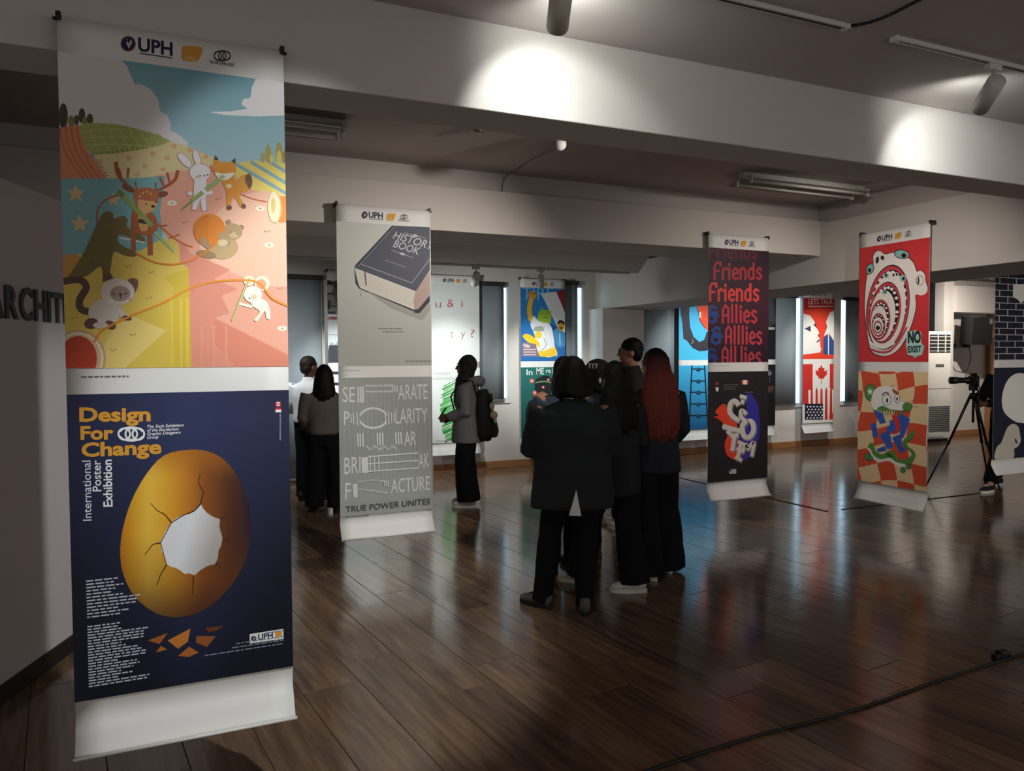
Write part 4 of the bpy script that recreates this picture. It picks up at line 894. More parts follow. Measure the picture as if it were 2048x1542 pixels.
banner('near-black banner partly behind the Friends and Allies banner', (9.245, 10.13), 0, NI[0], NI[1], .145)
banner('red and white LETS TALK banner with a maple leaf', (10.6, 10.13), 0, TA[0], TA[1], .145)
banner('ink-splash banner with black stripes behind the history book banner', (2.37, 10.13), 0, IN[0], IN[1], .145)
# loose captions in the white bands of the near banners
def caption(t, v, u0, u1, col='#8a8a88', th=.0032):
    a = Art(BWID, .02, None, .0001); a.hold = True; rd = random.Random(int(v * 1000)); u = u0
    while u < u1:
        l = min(rd.uniform(.01, .03), u1 - u); a.rect(u, .2, u + l,   .2 + th / .02, col); u += l + .006
    new_obj('caption', a.mesh('caption'), t).location = (0, 0, BHGT * (1 - v) - .01)
caption(lb, .481, .06, .26, '#77777a', .006); caption(B_hist, .495, .04, .22); caption(B_hist, .955 - .02, .06, .3, '#5a5a58', .005); caption(B_fri, .494, .06, .32); caption(B_fri, .945 - .01, .06, .28); caption(B_mouth, .494, .04, .2); caption(B_mouth, .935, .05, .3)

# partition lettering, each letter its own raised piece
def letters_3d(word, parent, x0, x1, z, cap, depth, m):
    c = bpy.data.curves.new('measure', 'FONT'); n = len(word); adv = []
    for ch in word:
        v, t = text_tris(ch, .02); adv.append((v, t, max(p[0] for p in v) - min(p[0] for p in v), min(p[0] for p in v)))
    tot = sum(a[2] for a in adv) + .1 * (n - 1); k = (x1 - x0) / tot; x = x0
    for v, t, w, mn in adv:
        bm = bmesh.new(); vs = [bm.verts.new((x + (p[0] - mn) * k, -depth, z + p[1] / .69 * cap)) for p in v]
        for q in t:
            try: bm.faces.new([vs[i] for i in q])
            except ValueError: pass
        r = bmesh.ops.extrude_face_region(bm, geom=bm.faces[:])
        for g in r['geom']:
            if isinstance(g, bmesh.types.BMVert): g.co.y = 0
        finish('letter', bm, m, parent); x += w * k + .1 * k
    bpy.data.curves.remove(c)
mat('letter_grey', '#3c3a42', .6)
letters_3d('ARCHITECTURE', pt, -.02, 1.33, 1.822, .155, .012, 'letter_grey')
# ---------------------------------------------------------------- track lights, rails, fixtures, cables
def rail(label, p0, p1):
    d = Vector(p1) - Vector(p0); t = thing('track_rail', label, 'light track', p0, math.atan2(d.y, d.x)); L = d.length
    bm = bmesh.new(); box(bm, 0, L, -.018, .018, -.02, 0, .003); finish('rail_body', bm, 'white_metal', t)
    obox('rail_slot', .03, L - .03, -.006, .006, -.0215, -.019, 'black_plastic', t)
    for x in (0, L): obox('end_cap', x - .01, x + .01, -.02, .02, -.022, .0, 'white_metal', t, .003)
    return t
def head(label, top, aim, lit=False, length=.15, r=.042, watts=0, angle=40, blend=.4, col=(1, .97, .92)):
    """track spotlight: adapter at `top`, barrel swivelled towards `aim`"""
    t = thing('track_spotlight', label, 'spotlight', top, 0, 'track spotlights')
    obox('adapter', -.045, .045, -.017, .017, -.03, 0, 'white_metal', t, .004)
    cyl('stem', (0, 0, -.03), (0, 0, -.1), .008, 'white_metal', t, seg=10)
    piv = Vector((0, 0, -.11)); d = (Vector(aim) - (Vector(top) + piv)).normalized()
    q = d.to_track_quat('Z', 'Y').to_matrix().to_4x4()
    bm = bmesh.new(); tube(bm, [(0, 0, -.05), (0, 0, -.045), (0, 0, length - .005), (0, 0, length), (0, 0, length - .012)], [r * .85, r, r, r * .95, r * .86], 24)
    bmesh.ops.transform(bm, matrix=Matrix.Translation(piv) @ q, verts=bm.verts[:]); b = finish('barrel', bm, 'white_metal', t, True)
    bm = bmesh.new(); tube(bm, [(0, 0, length - .013), (0, 0, length - .006)], [r * .8, r * .8], 20); bmesh.ops.transform(bm, matrix=Matrix.Translation(piv) @ q, verts=bm.verts[:])
    finish('lens', bm, 'lens_lit' if lit else 'grey_metal', t)
    if watts:
        p = Vector(top) + piv + d * (length + .01); spot('spot_light', p, aim, watts, angle, blend, col)
    return t
RY = 2.465
rail('white light track above the front beam, left length', (-2.0, RY, 3.045), (2.72, RY, 3.045)); rail('white light track above the front beam, right length', (3.02, RY, 3.045), (8.5, RY, 3.045))
rail('white light track under the far dropped ceiling', (-2.0, 8.32, 2.69), (5.45, 8.32, 2.69)); rail('white light track in the far right bay', (7.3, 8.3, 3.1), (13.0, 8.3, 3.1))
rail('white light track behind the camera', (-3.0, -.9, 3.045), (7.0, -.9, 3.045)); rail('white light track above the camera', (.6, 1.2, 3.045), (2.4, 1.2, 3.045))
WARM = (1, .93, .84); COOL = (.95, 1, .98)
# heads aimed at the front beam (their pools are cut by the beam)
head('white spotlight cut by the top edge of the picture', (1.33, RY, 3.025), (1.57, 3.07, 2.6), True, watts=17, angle=94, blend=.4, col=COOL)
head('white spotlight at the upper right corner', (3.70, RY, 3.025), (4.08, 3.07, 2.6), True, watts=14, angle=98, blend=.4, col=COOL)
spot('spot_halo', (1.4, 2.62, 2.88), (1.9, 3.07, 2.9), 9, 160, 1, COOL); spot('spot_halo', (3.77, 2.62, 2.88), (4.3, 3.07, 2.9), 6, 160, 1, COOL)   # the wide field of the same two lamps
head('small lit spotlight on the ceiling behind the front beam', (2.47, 4.6, 3.155), (1.0, 1.9, 2.3), True, length=.06, r=.042)
# heads in the middle bay, out of sight behind the front beam
for lab, top, aim, w_, an in (('spotlight behind the front beam aimed at the history banner', (2.8, 3.6, 3.135), (1.75, 5.75, 1.65), 185, 88),
                              ('spotlight behind the front beam aimed at the Friends banner', (5.6, 3.6, 3.135), (5.0, 5.8, 1.7), 92, 92),
                              ('spotlight behind the front beam aimed at the screaming-mouth banner', (4.3, 3.6, 3.135), (6.05, 4.9, 1.75), 82, 90)):
    head(lab, top, aim, True, watts=w_, angle=an, blend=1, col=WARM)
# spotlights of the banners; the floods are added to lift the far walls
head('white spotlight over the green-scribble banner', (3.36, 8.32, 2.67), (3.72, 10.1, 1.45), False, watts=125, angle=48, blend=.9, col=COOL)
head('white spotlight in front of the raised-fist banner', (4.2, 8.32, 2.67), (5.1, 10.1, 1.4), False, watts=180, angle=48, blend=.9, col=COOL)
head('white spotlight over the ink-splash banner', (2.1, 8.32, 2.67), (2.2, 10.1, 1.25), False, watts=200, angle=50, blend=.9, col=COOL)
head('white flood over the tall blind', (.9, 8.32, 2.67), (1.2, 10.28, .8), False, watts=130, angle=120, blend=1, col=COOL)  # added lamp brightening the blind and wall, no known fixture
head('white flood behind the history banner', (2.55, 8.32, 2.67), (4.6, 10.28, .6), False, watts=170, angle=130, blend=1, col=COOL)  # unseen flood put in to lift the wall under the windows
head('white spotlight over the ladder banner', (7.9, 8.3, 3.08), (7.9, 10.1, 1.6), False, watts=170, angle=54, blend=.9, col=COOL)
head('white flood beside the ladder banner', (8.9, 8.3, 3.08), (9.1, 10.28, .8), False, watts=150, angle=130, blend=1, col=COOL)  # extra flood added to brighten the right bay's wall and blinds
head('white spotlight over the maple leaf banner', (10.5, 8.3, 3.08), (10.6, 10.1, 1.5), False, watts=170, angle=56, blend=.9, col=WARM)
head('white spotlight over the air conditioner corner', (12.6, 8.3, 3.08), (14.0, 10.1, 1.6), False, watts=300, angle=100, blend=1, col=WARM)
for lab, top, aim, w_, an, c in (('spotlight above the camera aimed at the animals banner', (1.5, 1.2, 3.025), (.9, 3.0, 1.5), 230, 54, COOL),
                                 ('second spotlight above the camera aimed at the animals banner', (1.0, 1.2, 3.025), (.5, 3.0, 2.2), 45, 35, COOL),  # extra lamp put in to brighten the banner's upper right
                                 ('spotlight behind the camera aimed at the brick banner', (6.2, -.9, 3.025), (9.2, 5.6, 1.2), 400, 24, WARM)):
    head(lab, top, aim, True, watts=w_, angle=an, blend=.4, col=c)

def fluorescent(label, x0, x1, y, z, bright):
    t = thing('batten_light', label, 'ceiling light', ((x0 + x1) / 2, y, z)); h = (x1 - x0) / 2
    bm = bmesh.new()
    for s in (-1, 1):
        v = [bm.verts.new(p) for p in ((-h, 0, -.03), (h, 0, -.03), (h, s * .17, -.085), (-h, s * .17, -.085))]; bm.faces.new(v)
    bmesh.ops.solidify(bm, geom=bm.faces[:], thickness=.004); finish('reflector', bm, 'white_metal', t)
    obox('spine', -h, h, -.035, .035, -.045, 0, 'white_metal', t, .004)
    for s in (-1, 1):
        cyl('tube', (-h + .05, s * .085, -.085), (h - .05, s * .085, -.085), .014, 'tube_off', t, seg=12)
        for e in (-1, 1): obox('lamp_holder', e * (h - .03) - .012, e * (h - .03) + .012, s * .085 - .016, s * .085 + .016, -.105, -.04, 'white_metal', t, .003)
    return t
fluorescent('switched-off fluorescent batten on the ceiling above the dark banner', 4.45, 5.85, 5.1, 3.155, 0)
fluorescent('dim fluorescent batten on the ceiling beside the animals banner', -.25, 1.13, 5.05, 3.155, 0)
t = thing('ceiling_sensor', 'small round sensor on the ceiling above the history banner', 'sensor', (1.97, 4.81, 3.155))
cyl('sensor_base', (0, 0, 0), (0, 0, -.02), .05, 'white_metal', t); cyl('sensor_dome', (0, 0, -.02), (0, 0, -.045), .04, 'grey_metal', t, .025)
def cable(name, label, pts, r, m, cat='cable'):
    bm = bmesh.new(); P = [Vector((*catm, 0)) for catm in ()]
    q = []
    for i in range(len(pts) - 1):
        p0, p1, p2, p3 = (Vector(pts[max(0, min(len(pts) - 1, i + k))]) for k in (-1, 0, 1, 2))
        for j in range(5):
            s = j / 5; q.append(.5 * ((2 * p1) + (p2 - p0) * s + (2 * p0 - 5 * p1 + 4 * p2 - p3) * s * s + (3 * p1 - p0 - 3 * p2 + p3) * s ** 3))
    q.append(Vector(pts[-1])); tube(bm, q, r, 8); return tag(finish(name, bm, m, None, True), label, cat)
cable('ceiling_wire', 'thin wire running along the ceiling to the second beam', [(2.42, 4.5, 3.15), (2.68, 4.85, 3.15), (2.66, 5.46, 3.15), (2.69, 5.75, 3.148), (2.66, 5.93, 3.12), (2.63, 5.93, 2.99)], .004, 'grey_metal')
cable('ceiling_wire', 'short wire branching off the front light track', [(2.72, 2.46, 3.035), (2.8, 2.35, 3.04), (2.8, 2.0, 3.04), (2.9, 1.2, 3.04)], .006, 'dark_metal')
cable('floor_cable', 'dark cable stretched across the floor in the foreground', [(1.2, 2.44, .007), (1.735, 2.463, .007), (2.24, 2.495, .007), (2.82, 2.49, .007), (3.38, 2.535, .007), (4.05, 2.575, .007), (4.4, 2.58, .007), (5.4, 2.6, .007)], .007, 'black_plastic')
t = thing('cable_plug', 'black plug lying on the floor cable at the right', 'plug', (4.06, 2.6, 0), R(3))
obox('plug_body', -.035, .03, -.022, .022, .0, .045, 'black_plastic', t, .008); obox('plug_neck', .03, .06, -.012, .012, .004, .03, 'black_plastic', t, .005); obox('plug_socket', -.075, -.035, -.018, .018, .0, .035, 'black_plastic', t, .006)

# ---------------------------------------------------------------- air conditioner, speaker, tripod, camera
mat('ac_white', '#d9d5cd', .4); mat('ac_dark', '#1c1d20', .6)
t = thing('air_conditioner', 'white floor-standing air conditioner beside the screaming-mouth banner', 'air conditioner', (13.2, 9.86, .0), R(-6))
obox('cabinet', -.28, .28, -.16, .17, .06, 2.06, 'ac_white', t, .015); obox('plinth', -.26, .26, -.13, .15, 0, .065, 'ac_dark', t)
obox('outlet_recess', -.25, .25, -.163, -.155, 1.66, 2.0, 'ac_dark', t)
for i in range(5): obox('outlet_louver', -.25, .25, -.175, -.16, 1.69 + i * .066, 1.7 + i * .066, 'ac_white', t)
for x in (-.06, .12): obox('outlet_vane', x - .008, x + .008, -.178, -.16, 1.67, 1.99, 'ac_white', t)
obox('nameplate', -.1, .1, -.166, -.16, 1.4, 1.45, 'grey_metal', t); obox('panel_seam', -.28, .28, -.1625, -.158, .99, .997, 'ac_dark', t)
for i in range(14): obox('intake_slat', -.25, .25, -.172, -.158, .2 + i * .035, .212 + i * .035, 'ac_dark', t)
obox('drip_tray', -.3, .1, -.2, -.15, .1, .16, 'ac_white', t, .005)
t = thing('wall_speaker', 'black loudspeaker on a bracket in the far corner', 'speaker', (14.28, 9.86, 1.84), R(-20))
bm = bmesh.new(); prism(bm, [(-.24, 0), (-.2, -.3), (.2, -.3), (.24, 0)], 0, .52)
bmesh.ops.transform(bm, matrix=Matrix.Rotation(R(6), 4, 'X'), verts=bm.verts[:]); finish('speaker_cabinet', bm, 'black_plastic', t)
cyl('horn', (0, -.32, .4), (0, -.3, .4), .1, 'dark_metal', t); cyl('woofer', (0, -.31, .16), (0, -.29, .16), .15, 'dark_metal', t)
obox('bracket', -.3, -.02, -.02, .3, -.08, .0, 'black_plastic', t, .005)
obox('badge', .12, .17, -.36, -.3, .36, .46, 'grey_metal', t)
cable('speaker_cable', 'thin cable hanging in a loop under the wall speaker', [(14.3, 9.95, 1.84), (14.55, 10.05, 1.6), (14.5, 10.1, 1.3), (14.2, 10.12, 1.32), (14.1, 10.12, 1.5)], .008, 'dark_metal')

TX, TY = 8.72, 5.98
t = thing('camera_tripod', 'black tripod standing between the checkerboard and brick banners', 'tripod', (TX, TY, 0))
ap = Vector((0, 0, 1.14))
for fx, fy in ((-.34, .36), (.33, -.12), (.62, .2)):
    f = Vector((fx, fy, .01)); k = ap.lerp(f, .5)
    leg = cyl('leg', ap + Vector((fx, fy, 0)) * .06, k, .016, 'black_plastic', t, .014); cyl('lower_section', k, f, .011, 'dark_metal', leg, .01, 12); cyl('leg_lock', k + (ap - k) * .03, k - (ap - k) * .03, .019, 'black_plastic', leg, seg=12)
cyl('center_column', (0, 0, .82), (0, 0, 1.24), .014, 'dark_metal', t); cyl('apex', (0, 0, 1.1), (0, 0, 1.17), .04, 'black_plastic', t); obox('pan_head', -.035, .035, -.04, .04, 1.2, 1.27, 'black_plastic', t, .008)
cyl('pan_handle', (0, 0, 1.23), (.2, -.22, 1.02), .009, 'black_plastic', t)
c = thing('photo_camera', 'black camera with a long lens mounted on the tripod', 'camera', (TX, TY, 1.27), R(62))
obox('camera_body', -.07, .07, -.035, .035, 0, .1, 'black_plastic', c, .012); obox('viewfinder', -.03, .03, -.03, .035, .095, .135, 'black_plastic', c, .01)
bm = bmesh.new(); tube(bm, [(0, .03, .05), (0, .06, .05), (0, .1, .05), (0, .18, .05), (0, .19, .05), (0, .27, .05)], [.035, .036, .033, .035, .04, .042], 20); finish('lens_barrel', bm, 'black_plastic', c, True)
obox('hand_grip', .045, .08, -.03, .05, 0, .09, 'black_plastic', c, .012); bm = bmesh.new(); tube(bm, [(-.07, 0, .08), (-.1, -.02, -.05), (-.09, -.02, -.2), (-.075, -.01, -.3)], .006, 6); finish('strap', bm, 'black_plastic', c)
# ---------------------------------------------------------------- people
mat('skin', '#a8785c', .55, var=.06, scale=8, spec=.3); mat('skin_dark', '#6e4a38', .55, var=.06, scale=8, spec=.3)
mat('blazer_black', '#26292b', .85, var=.2, scale=10, bump=.2, bscale=120, spec=.2); mat('blazer_navy', '#25272d', .85, var=.2, scale=10, bump=.2, bscale=120, spec=.2)
mat('trouser_black', '#161619', .9, var=.2, scale=8, bump=.15, bscale=90, spec=.15); mat('shirt_white', '#d4d6d8', .8, var=.04); mat('blouse_taupe', '#6a625c', .85, var=.1, bump=.15)
mat('hoodie_grey', '#77797c', .9, var=.12, bump=.25, bscale=200); mat('scarf_black', '#1c1c1e', .85, var=.15, bump=.15); mat('denim', '#2c3648', .85, var=.2, bump=.2, bscale=180)
mat('shoe_white', '#cfcbc2', .6); mat('shoe_black', '#1a1a1c', .55); mat('shoe_grey', '#57544f', .7, var=.15); mat('sole_white', '#d9d6ce', .6); mat('sole_black', '#101011', .6); mat('silver', '#d8d8da', .25, metal=.9)
def hair_mat(name, root, tip, z0, z1):
    m = bpy.data.materials.new(name); m.use_nodes = True; nt = m.node_tree; b = nt.nodes['Principled BSDF']
    tc = nt.nodes.new('ShaderNodeTexCoord'); sx = nt.nodes.new('ShaderNodeSeparateXYZ'); nt.links.new(tc.outputs['Object'], sx.inputs[0])
    mr = nt.nodes.new('ShaderNodeMapRange'); mr.inputs['From Min'].default_value = z1; mr.inputs['From Max'].default_value = z0; nt.links.new(sx.outputs['Z'], mr.inputs[0])
    mx = nt.nodes.new('ShaderNodeMix'); mx.data_type = 'RGBA'; mx.inputs['A'].default_value = lin(root); mx.inputs['B'].default_value = lin(tip); nt.links.new(mr.outputs[0], mx.inputs['Factor'])
    mp = nt.nodes.new('ShaderNodeMapping'); mp.inputs['Scale'].default_value = (90, 90, 5); nt.links.new(tc.outputs['Object'], mp.inputs[0])
    n = nt.nodes.new('ShaderNodeTexNoise'); n.inputs['Scale'].default_value = 1; n.inputs['Detail'].default_value = 4; nt.links.new(mp.outputs[0], n.inputs['Vector'])
    m2 = nt.nodes.new('ShaderNodeMix'); m2.data_type = 'RGBA'; m2.blend_type = 'MULTIPLY'; m2.inputs['Factor'].default_value = .6; nt.links.new(mx.outputs['Result'], m2.inputs['A']); nt.links.new(n.outputs['Color'], m2.inputs['B'])
    nt.links.new(m2.outputs['Result'], b.inputs['Base Color']); b.inputs['Roughness'].default_value = .6; b.inputs['Specular IOR Level'].default_value = .2
    bp = nt.nodes.new('ShaderNodeBump'); bp.inputs['Strength'].default_value = .5; bp.inputs['Distance'].default_value = .01; nt.links.new(n.outputs['Fac'], bp.inputs['Height']); nt.links.new(bp.outputs[0], b.inputs['Normal'])
    MATS[name] = m
hair_mat('hair_black', '#100f10', '#0c0b0b', 1, 1.6); hair_mat('hair_red', '#0e0909', '#84382a', 1.46, 1.645); hair_mat('hair_short', '#241e1c', '#2e2622', 1, 1.6)

def solid(name, fill, voxel, m, parent, smooth=6, fold=0., fscale=7., seed=0):
    """union of closed shapes as one continuous, smoothed surface"""
    bm = bmesh.new(); fill(bm); bmesh.ops.triangulate(bm, faces=[f for f in bm.faces if len(f.verts) > 4]); bmesh.ops.recalc_face_normals(bm, faces=bm.faces[:])
    me = bpy.data.meshes.new('raw'); bm.to_mesh(me); bm.free(); o = bpy.data.objects.new('raw', me); COL.objects.link(o)
    r = o.modifiers.new('r', 'REMESH'); r.mode = 'VOXEL'; r.voxel_size = voxel
    s = o.modifiers.new('s', 'SMOOTH'); s.factor = .5; s.iterations = smooth
    out = bpy.data.meshes.new_from_object(o.evaluated_get(bpy.context.evaluated_depsgraph_get())); bpy.data.objects.remove(o); bpy.data.meshes.remove(me)
    if fold:
        out.update(); N = [v.normal.copy() for v in out.vertices]
        for v, n in zip(out.vertices, N):
            p = Vector((v.co.x * fscale, v.co.y * fscale, v.co.z * fscale * .55)) + Vector((seed * 7.1, 0, 0))
            v.co += n * fold * (noise.noise(p) + .5 * noise.noise(p * 2.3))
    out.name = name; out.shade_smooth()
    return new_obj(name, out, parent, m)
def hand(bm, w, d, up, s, k=1., curl=35):
    """palm with four fingers and a thumb; w wrist, d hand direction, up back-of-hand normal, s=+1 thumb on the left of d seen from `up`"""
    w, d, up = Vector(w), Vector(d).normalized(), Vector(up); up = (up - d * up.dot(d)).normalized(); sd = up.cross(d) * s
    kn = w + d * .085 * k; tube(bm, [w - d * .02, w + d * .02 * k, w + d * .05 * k, kn], [(.026 * k, .02 * k), (.032 * k, .017 * k), (.04 * k, .016 * k), (.041 * k, .014 * k)], 10, sd)
    for i, L in enumerate((.07, .079, .073, .056)):
        p = kn + sd * (.03 - i * .02) * k - d * (.008 if i == 3 else 0) * k; q = [p - d * .012]; a = 0; r = [.0088 * k]
        for j, f in enumerate((.45, .32, .23)):
            a += R(curl * (.7 if j == 0 else 1)); v = d * math.cos(a) - up * math.sin(a); q.append(q[-1] + v * L * f * k * 1.1); r.append((.0085 - j * .0008) * k)
        tube(bm, q, r, 8)
    p = w + d * .025 * k + sd * .028 * k; v = (d * .6 + sd * .75 - up * .3).normalized(); e = p + v * .04 * k; tube(bm, [p - v * .015, p, e, e + (d * .85 + sd * .25 - up * .45).normalized() * .038 * k], [.012 * k, .012 * k, .0105 * k, .008 * k], 8)
def shoe(parent, x, y, yaw, k, m, sole, tip=0):
    """x, y ankle position (local), yaw in degrees about Z (0 = pointing +Y)"""
    M = Matrix.Translation((x, y, 0)) @ Matrix.Rotation(R(yaw), 4, 'Z') @ Matrix.Rotation(R(tip), 4, 'X')
    def up(bm):
        tube(bm, [(0, -.075 * k, .05), (0, -.06 * k, .055), (0, 0, .052), (0, .08 * k, .045), (0, .15 * k, .038), (0, .175 * k, .034)], [(.026, .03), (.036, .045), (.04, .045), (.046, .034), (.042, .025), (.02, .015)], 14, (1, 0, 0))
        tube(bm, [(0, -.03 * k, .04), (0, -.025 * k, .115 * k)], [(.038, .05), (.036, .046)], 14, (1, 0, 0)); bmesh.ops.transform(bm, matrix=M, verts=bm.verts[:])
    o = solid('shoe', up, .009, m, parent, 3)
    bm = bmesh.new(); n = 20; P = []
    for i in range(n):
        t = 2 * math.pi * i / n; yy = .05 * k + .135 * k * math.sin(t); P.append(((.044 + .006 * math.sin(t)) * math.cos(t), yy))
    prism(bm, P, .0, .028); bmesh.ops.transform(bm, matrix=M, verts=bm.verts[:]); finish('sole', bm, sole, o)
    for i in range(3):
        bm = bmesh.new(); yy = .04 + i * .025; tube(bm, [(-.026, yy * k, .082 - i * .006), (0, yy * k + .004, .092 - i * .006), (.026, yy * k, .082 - i * .006)], .0035, 6); bmesh.ops.transform(bm, matrix=M, verts=bm.verts[:]); finish('lace', bm, sole, o)
    return o
def person(label, loc, rz, H, feet, arms, top, trousers, shoes, hair=None, skin='skin', lean=0., look=0., head_dx=0., seed=0, fat=1., hand_curl=(35, 35), hand_up=None, hand_dir=None):
    """feet: two (world x, world y, world yaw deg[, tip]) for the left (-x) and right foot; arms: two (elbow, wrist) in body metres at 1.65 m;
    top: dict(m, hem, rx, ry, sleeve); trousers: dict(m, thigh, knee, hem); look: head turn in degrees to the left"""
    t = thing('person', label, 'person', (loc[0], loc[1], 0), R(rz)); k = H / 1.65; c, s = math.cos(R(-rz)), math.sin(R(-rz))
    F = []
    for f in feet:
        dx, dy = f[0] - loc[0], f[1] - loc[1]; F.append((dx * c - dy * s, dx * s + dy * c, f[2] - rz, f[3] if len(f) > 3 else 0))
    L = lambda z: lean * max(0, z - .9)           # forward lean
    hips = [Vector((-.088 * k, 0, .88 * k)), Vector((.088 * k, 0, .88 * k))]; legs = []
    for h, f in zip(hips, F):
        an = Vector((f[0], f[1], .085)); kn = h.lerp(an, .5) + Vector((0, .03, .02)); legs.append((h, kn, an))
    sh = [Vector((-.165 * fat, L(1.34), 1.335)) * k, Vector((.165 * fat, L(1.34), 1.335)) * k]
    A = [(sh[i], Vector(arms[i][0]) * k, Vector(arms[i][1]) * k) for i in (0, 1)]
    hc = Vector((head_dx, L(1.53) + .015, 1.535)) * k; HR = Matrix.Rotation(R(look), 3, 'Z')
    def hp(x, y, z): return hc + HR @ (Vector((x, y, z)) * k)
    def body(bm):
        tube(bm, [Vector((0, L(z), z)) * k for z in (.84, .92, 1.02, 1.14, 1.25, 1.33, 1.37)], [(a * k * fat, b * k) for a, b in ((.14, .1), (.15, .105), (.125, .09), (.14, .1), (.155, .1), (.14, .08), (.06, .055))], 16, (1, 0, 0))
        tube(bm, [Vector((0, L(1.34), 1.33)) * k, Vector((head_dx * .5, L(1.4) + .002, 1.4)) * k, hc - Vector((0, 0, .06)) * k], [.058 * k, .052 * k, .055 * k], 12)
        ellipsoid(bm, hp(0, -.006, .018), (.076 * k, .095 * k, .098 * k), HR); ellipsoid(bm, hp(0, .03, -.05), (.058 * k, .062 * k, .068 * k), HR)
        tube(bm, [hp(0, .086, .022), hp(0, .1, -.005), hp(0, .112, -.022), hp(0, .09, -.03)], [.008 * k, .011 * k, .014 * k, .012 * k], 8)          # nose
        for x in (-1, 1): ellipsoid(bm, hp(x * .078, -.004, -.012), (.009 * k, .02 * k, .032 * k), HR, 10, 8); ellipsoid(bm, hp(x * .03, .078, .03), (.022 * k, .012 * k, .008 * k), HR, 8, 6)
        ellipsoid(bm, hp(0, .088, -.058), (.024 * k, .012 * k, .009 * k), HR, 10, 6); ellipsoid(bm, hp(0, .078, -.098), (.022 * k, .018 * k, .016 * k), HR, 10, 6)
        for h, kn, an in legs: tube(bm, [h + Vector((0, 0, .04)), h.lerp(kn, .5), kn, kn.lerp(an, .35), an, an - Vector((0, 0, .04))], [.08 * k, .068 * k, .052 * k, .052 * k, .034 * k, .036 * k], 12)
        for i, (a, e, w) in enumerate(A):
            tube(bm, [a, a.lerp(e, .5), e, e.lerp(w, .35), w], [.046 * k, .042 * k, .036 * k, .036 * k, .024 * k], 10)
            d = (w - e).normalized() if not hand_dir or not hand_dir[i] else Vector(hand_dir[i]); u = Vector(hand_up[i]) if hand_up and hand_up[i] else Vector((-1 if i == 0 else 1, 0, .2))
            hand(bm, w, d, u, -1 if i == 0 else 1, k, hand_curl[i])
    solid('body', body, .0075, skin, t, 3)
    for x in (-1, 1):
        bm = bmesh.new(); ellipsoid(bm, hp(x * .031, .083, .012), (.012 * k, .008 * k, .007 * k), HR, 10, 8); e = finish('eye', bm, 'sole_white', t, True)
        bm = bmesh.new(); ellipsoid(bm, hp(x * .031, .0885, .012), (.005 * k, .004 * k, .005 * k), HR, 8, 6); finish('iris', bm, 'sole_black', e, True)
        bm = bmesh.new(); tube(bm, [hp(x * .014, .09, .032), hp(x * .03, .09, .037), hp(x * .048, .078, .032)], [.003, .004, .002], 6); finish('eyebrow', bm, 'hair_black', t)
    def trs(bm):
        tr = trousers
        tube(bm, [Vector((0, 0, z)) * k for z in (.74, .82, .92, 1.0)], [(a * k * fat, b * k) for a, b in ((.12, .1), (.165, .125), (.16, .118), (.145, .105))], 16, (1, 0, 0))
        for h, kn, an in legs:
            b = an - Vector((0, 0, tr.get('drop', .045))); tube(bm, [h + Vector((0, 0, .03)), h.lerp(kn, .5), kn, kn.lerp(b, .5), b], [tr['thigh'] * k, (tr['thigh'] + tr['knee']) / 2 * k, tr['knee'] * k, (tr['knee'] + tr['hem']) / 2 * k, tr['hem'] * k], 14)
    solid('trousers', trs, .013, trousers['m'], t, 5, .008, 9, seed)
    def tp(bm):
        hem, rx, ry = top['hem'], top['rx'], top['ry']; zs = [hem, hem + .06, (hem + 1.03) / 2 + .02, 1.05, 1.2, 1.29, 1.345, 1.385]
        rr = [(rx, ry), (rx * 1.0, ry * 1.0), (rx * .96, ry * .96), (.185 * top.get('w', 1), .132), (.2 * top.get('w', 1), .138), (.2 * fat, .122), (.15 * fat, .095), (.07, .068)]
        tube(bm, [Vector((0, L(z) - .004, z)) * k for z in zs], [(a * k * (fat if i < 5 else 1), b * k) for i, (a, b) in enumerate(rr)], 18, (1, 0, 0))
        for a, e, w in A:
            sl = top.get('sleeve', 1.); end = e.lerp(w, sl) if sl <= 1 else w; r_ = top.get('arm', 1.)
            pts, rad = [a + Vector((0, 0, -.005)), a.lerp(e, .5), e, e.lerp(end, .5), end], [.082 * k * r_, .074 * k * r_, .062 * k * r_, .056 * k * r_, .048 * k * r_]
            if sl <= 0: pts, rad = [a, a.lerp(e, .4), a.lerp(e, .75)], [.08 * k, .078 * k, .075 * k]
            tube(bm, pts, rad, 12)
        if top.get('collar'): tube(bm, [Vector((0, L(1.36), 1.36)) * k, Vector((0, L(1.41) + .004, 1.415)) * k], [(.085 * k, .085 * k), (.068 * k, .07 * k)], 14, (1, 0, 0))
        if top.get('hood'):
            tube(bm, [Vector((-.1, -.03, 1.36)) * k, Vector((-.07, -.11, 1.38)) * k, Vector((0, -.15, 1.37)) * k, Vector((.07, -.11, 1.38)) * k, Vector((.1, -.03, 1.36)) * k], [.04 * k, .055 * k, .06 * k, .055 * k, .04 * k], 10)
    g = solid('jacket' if top.get('jacket') else 'shirt', tp, .013, top['m'], t, 5, .007, 8, seed + 3)
    for f in F: shoe(t, f[0], f[1], f[2], k, shoes[0], shoes[1], f[3])
    if hair: hair(t, hp, k, HR)
    return t, hp, k, g
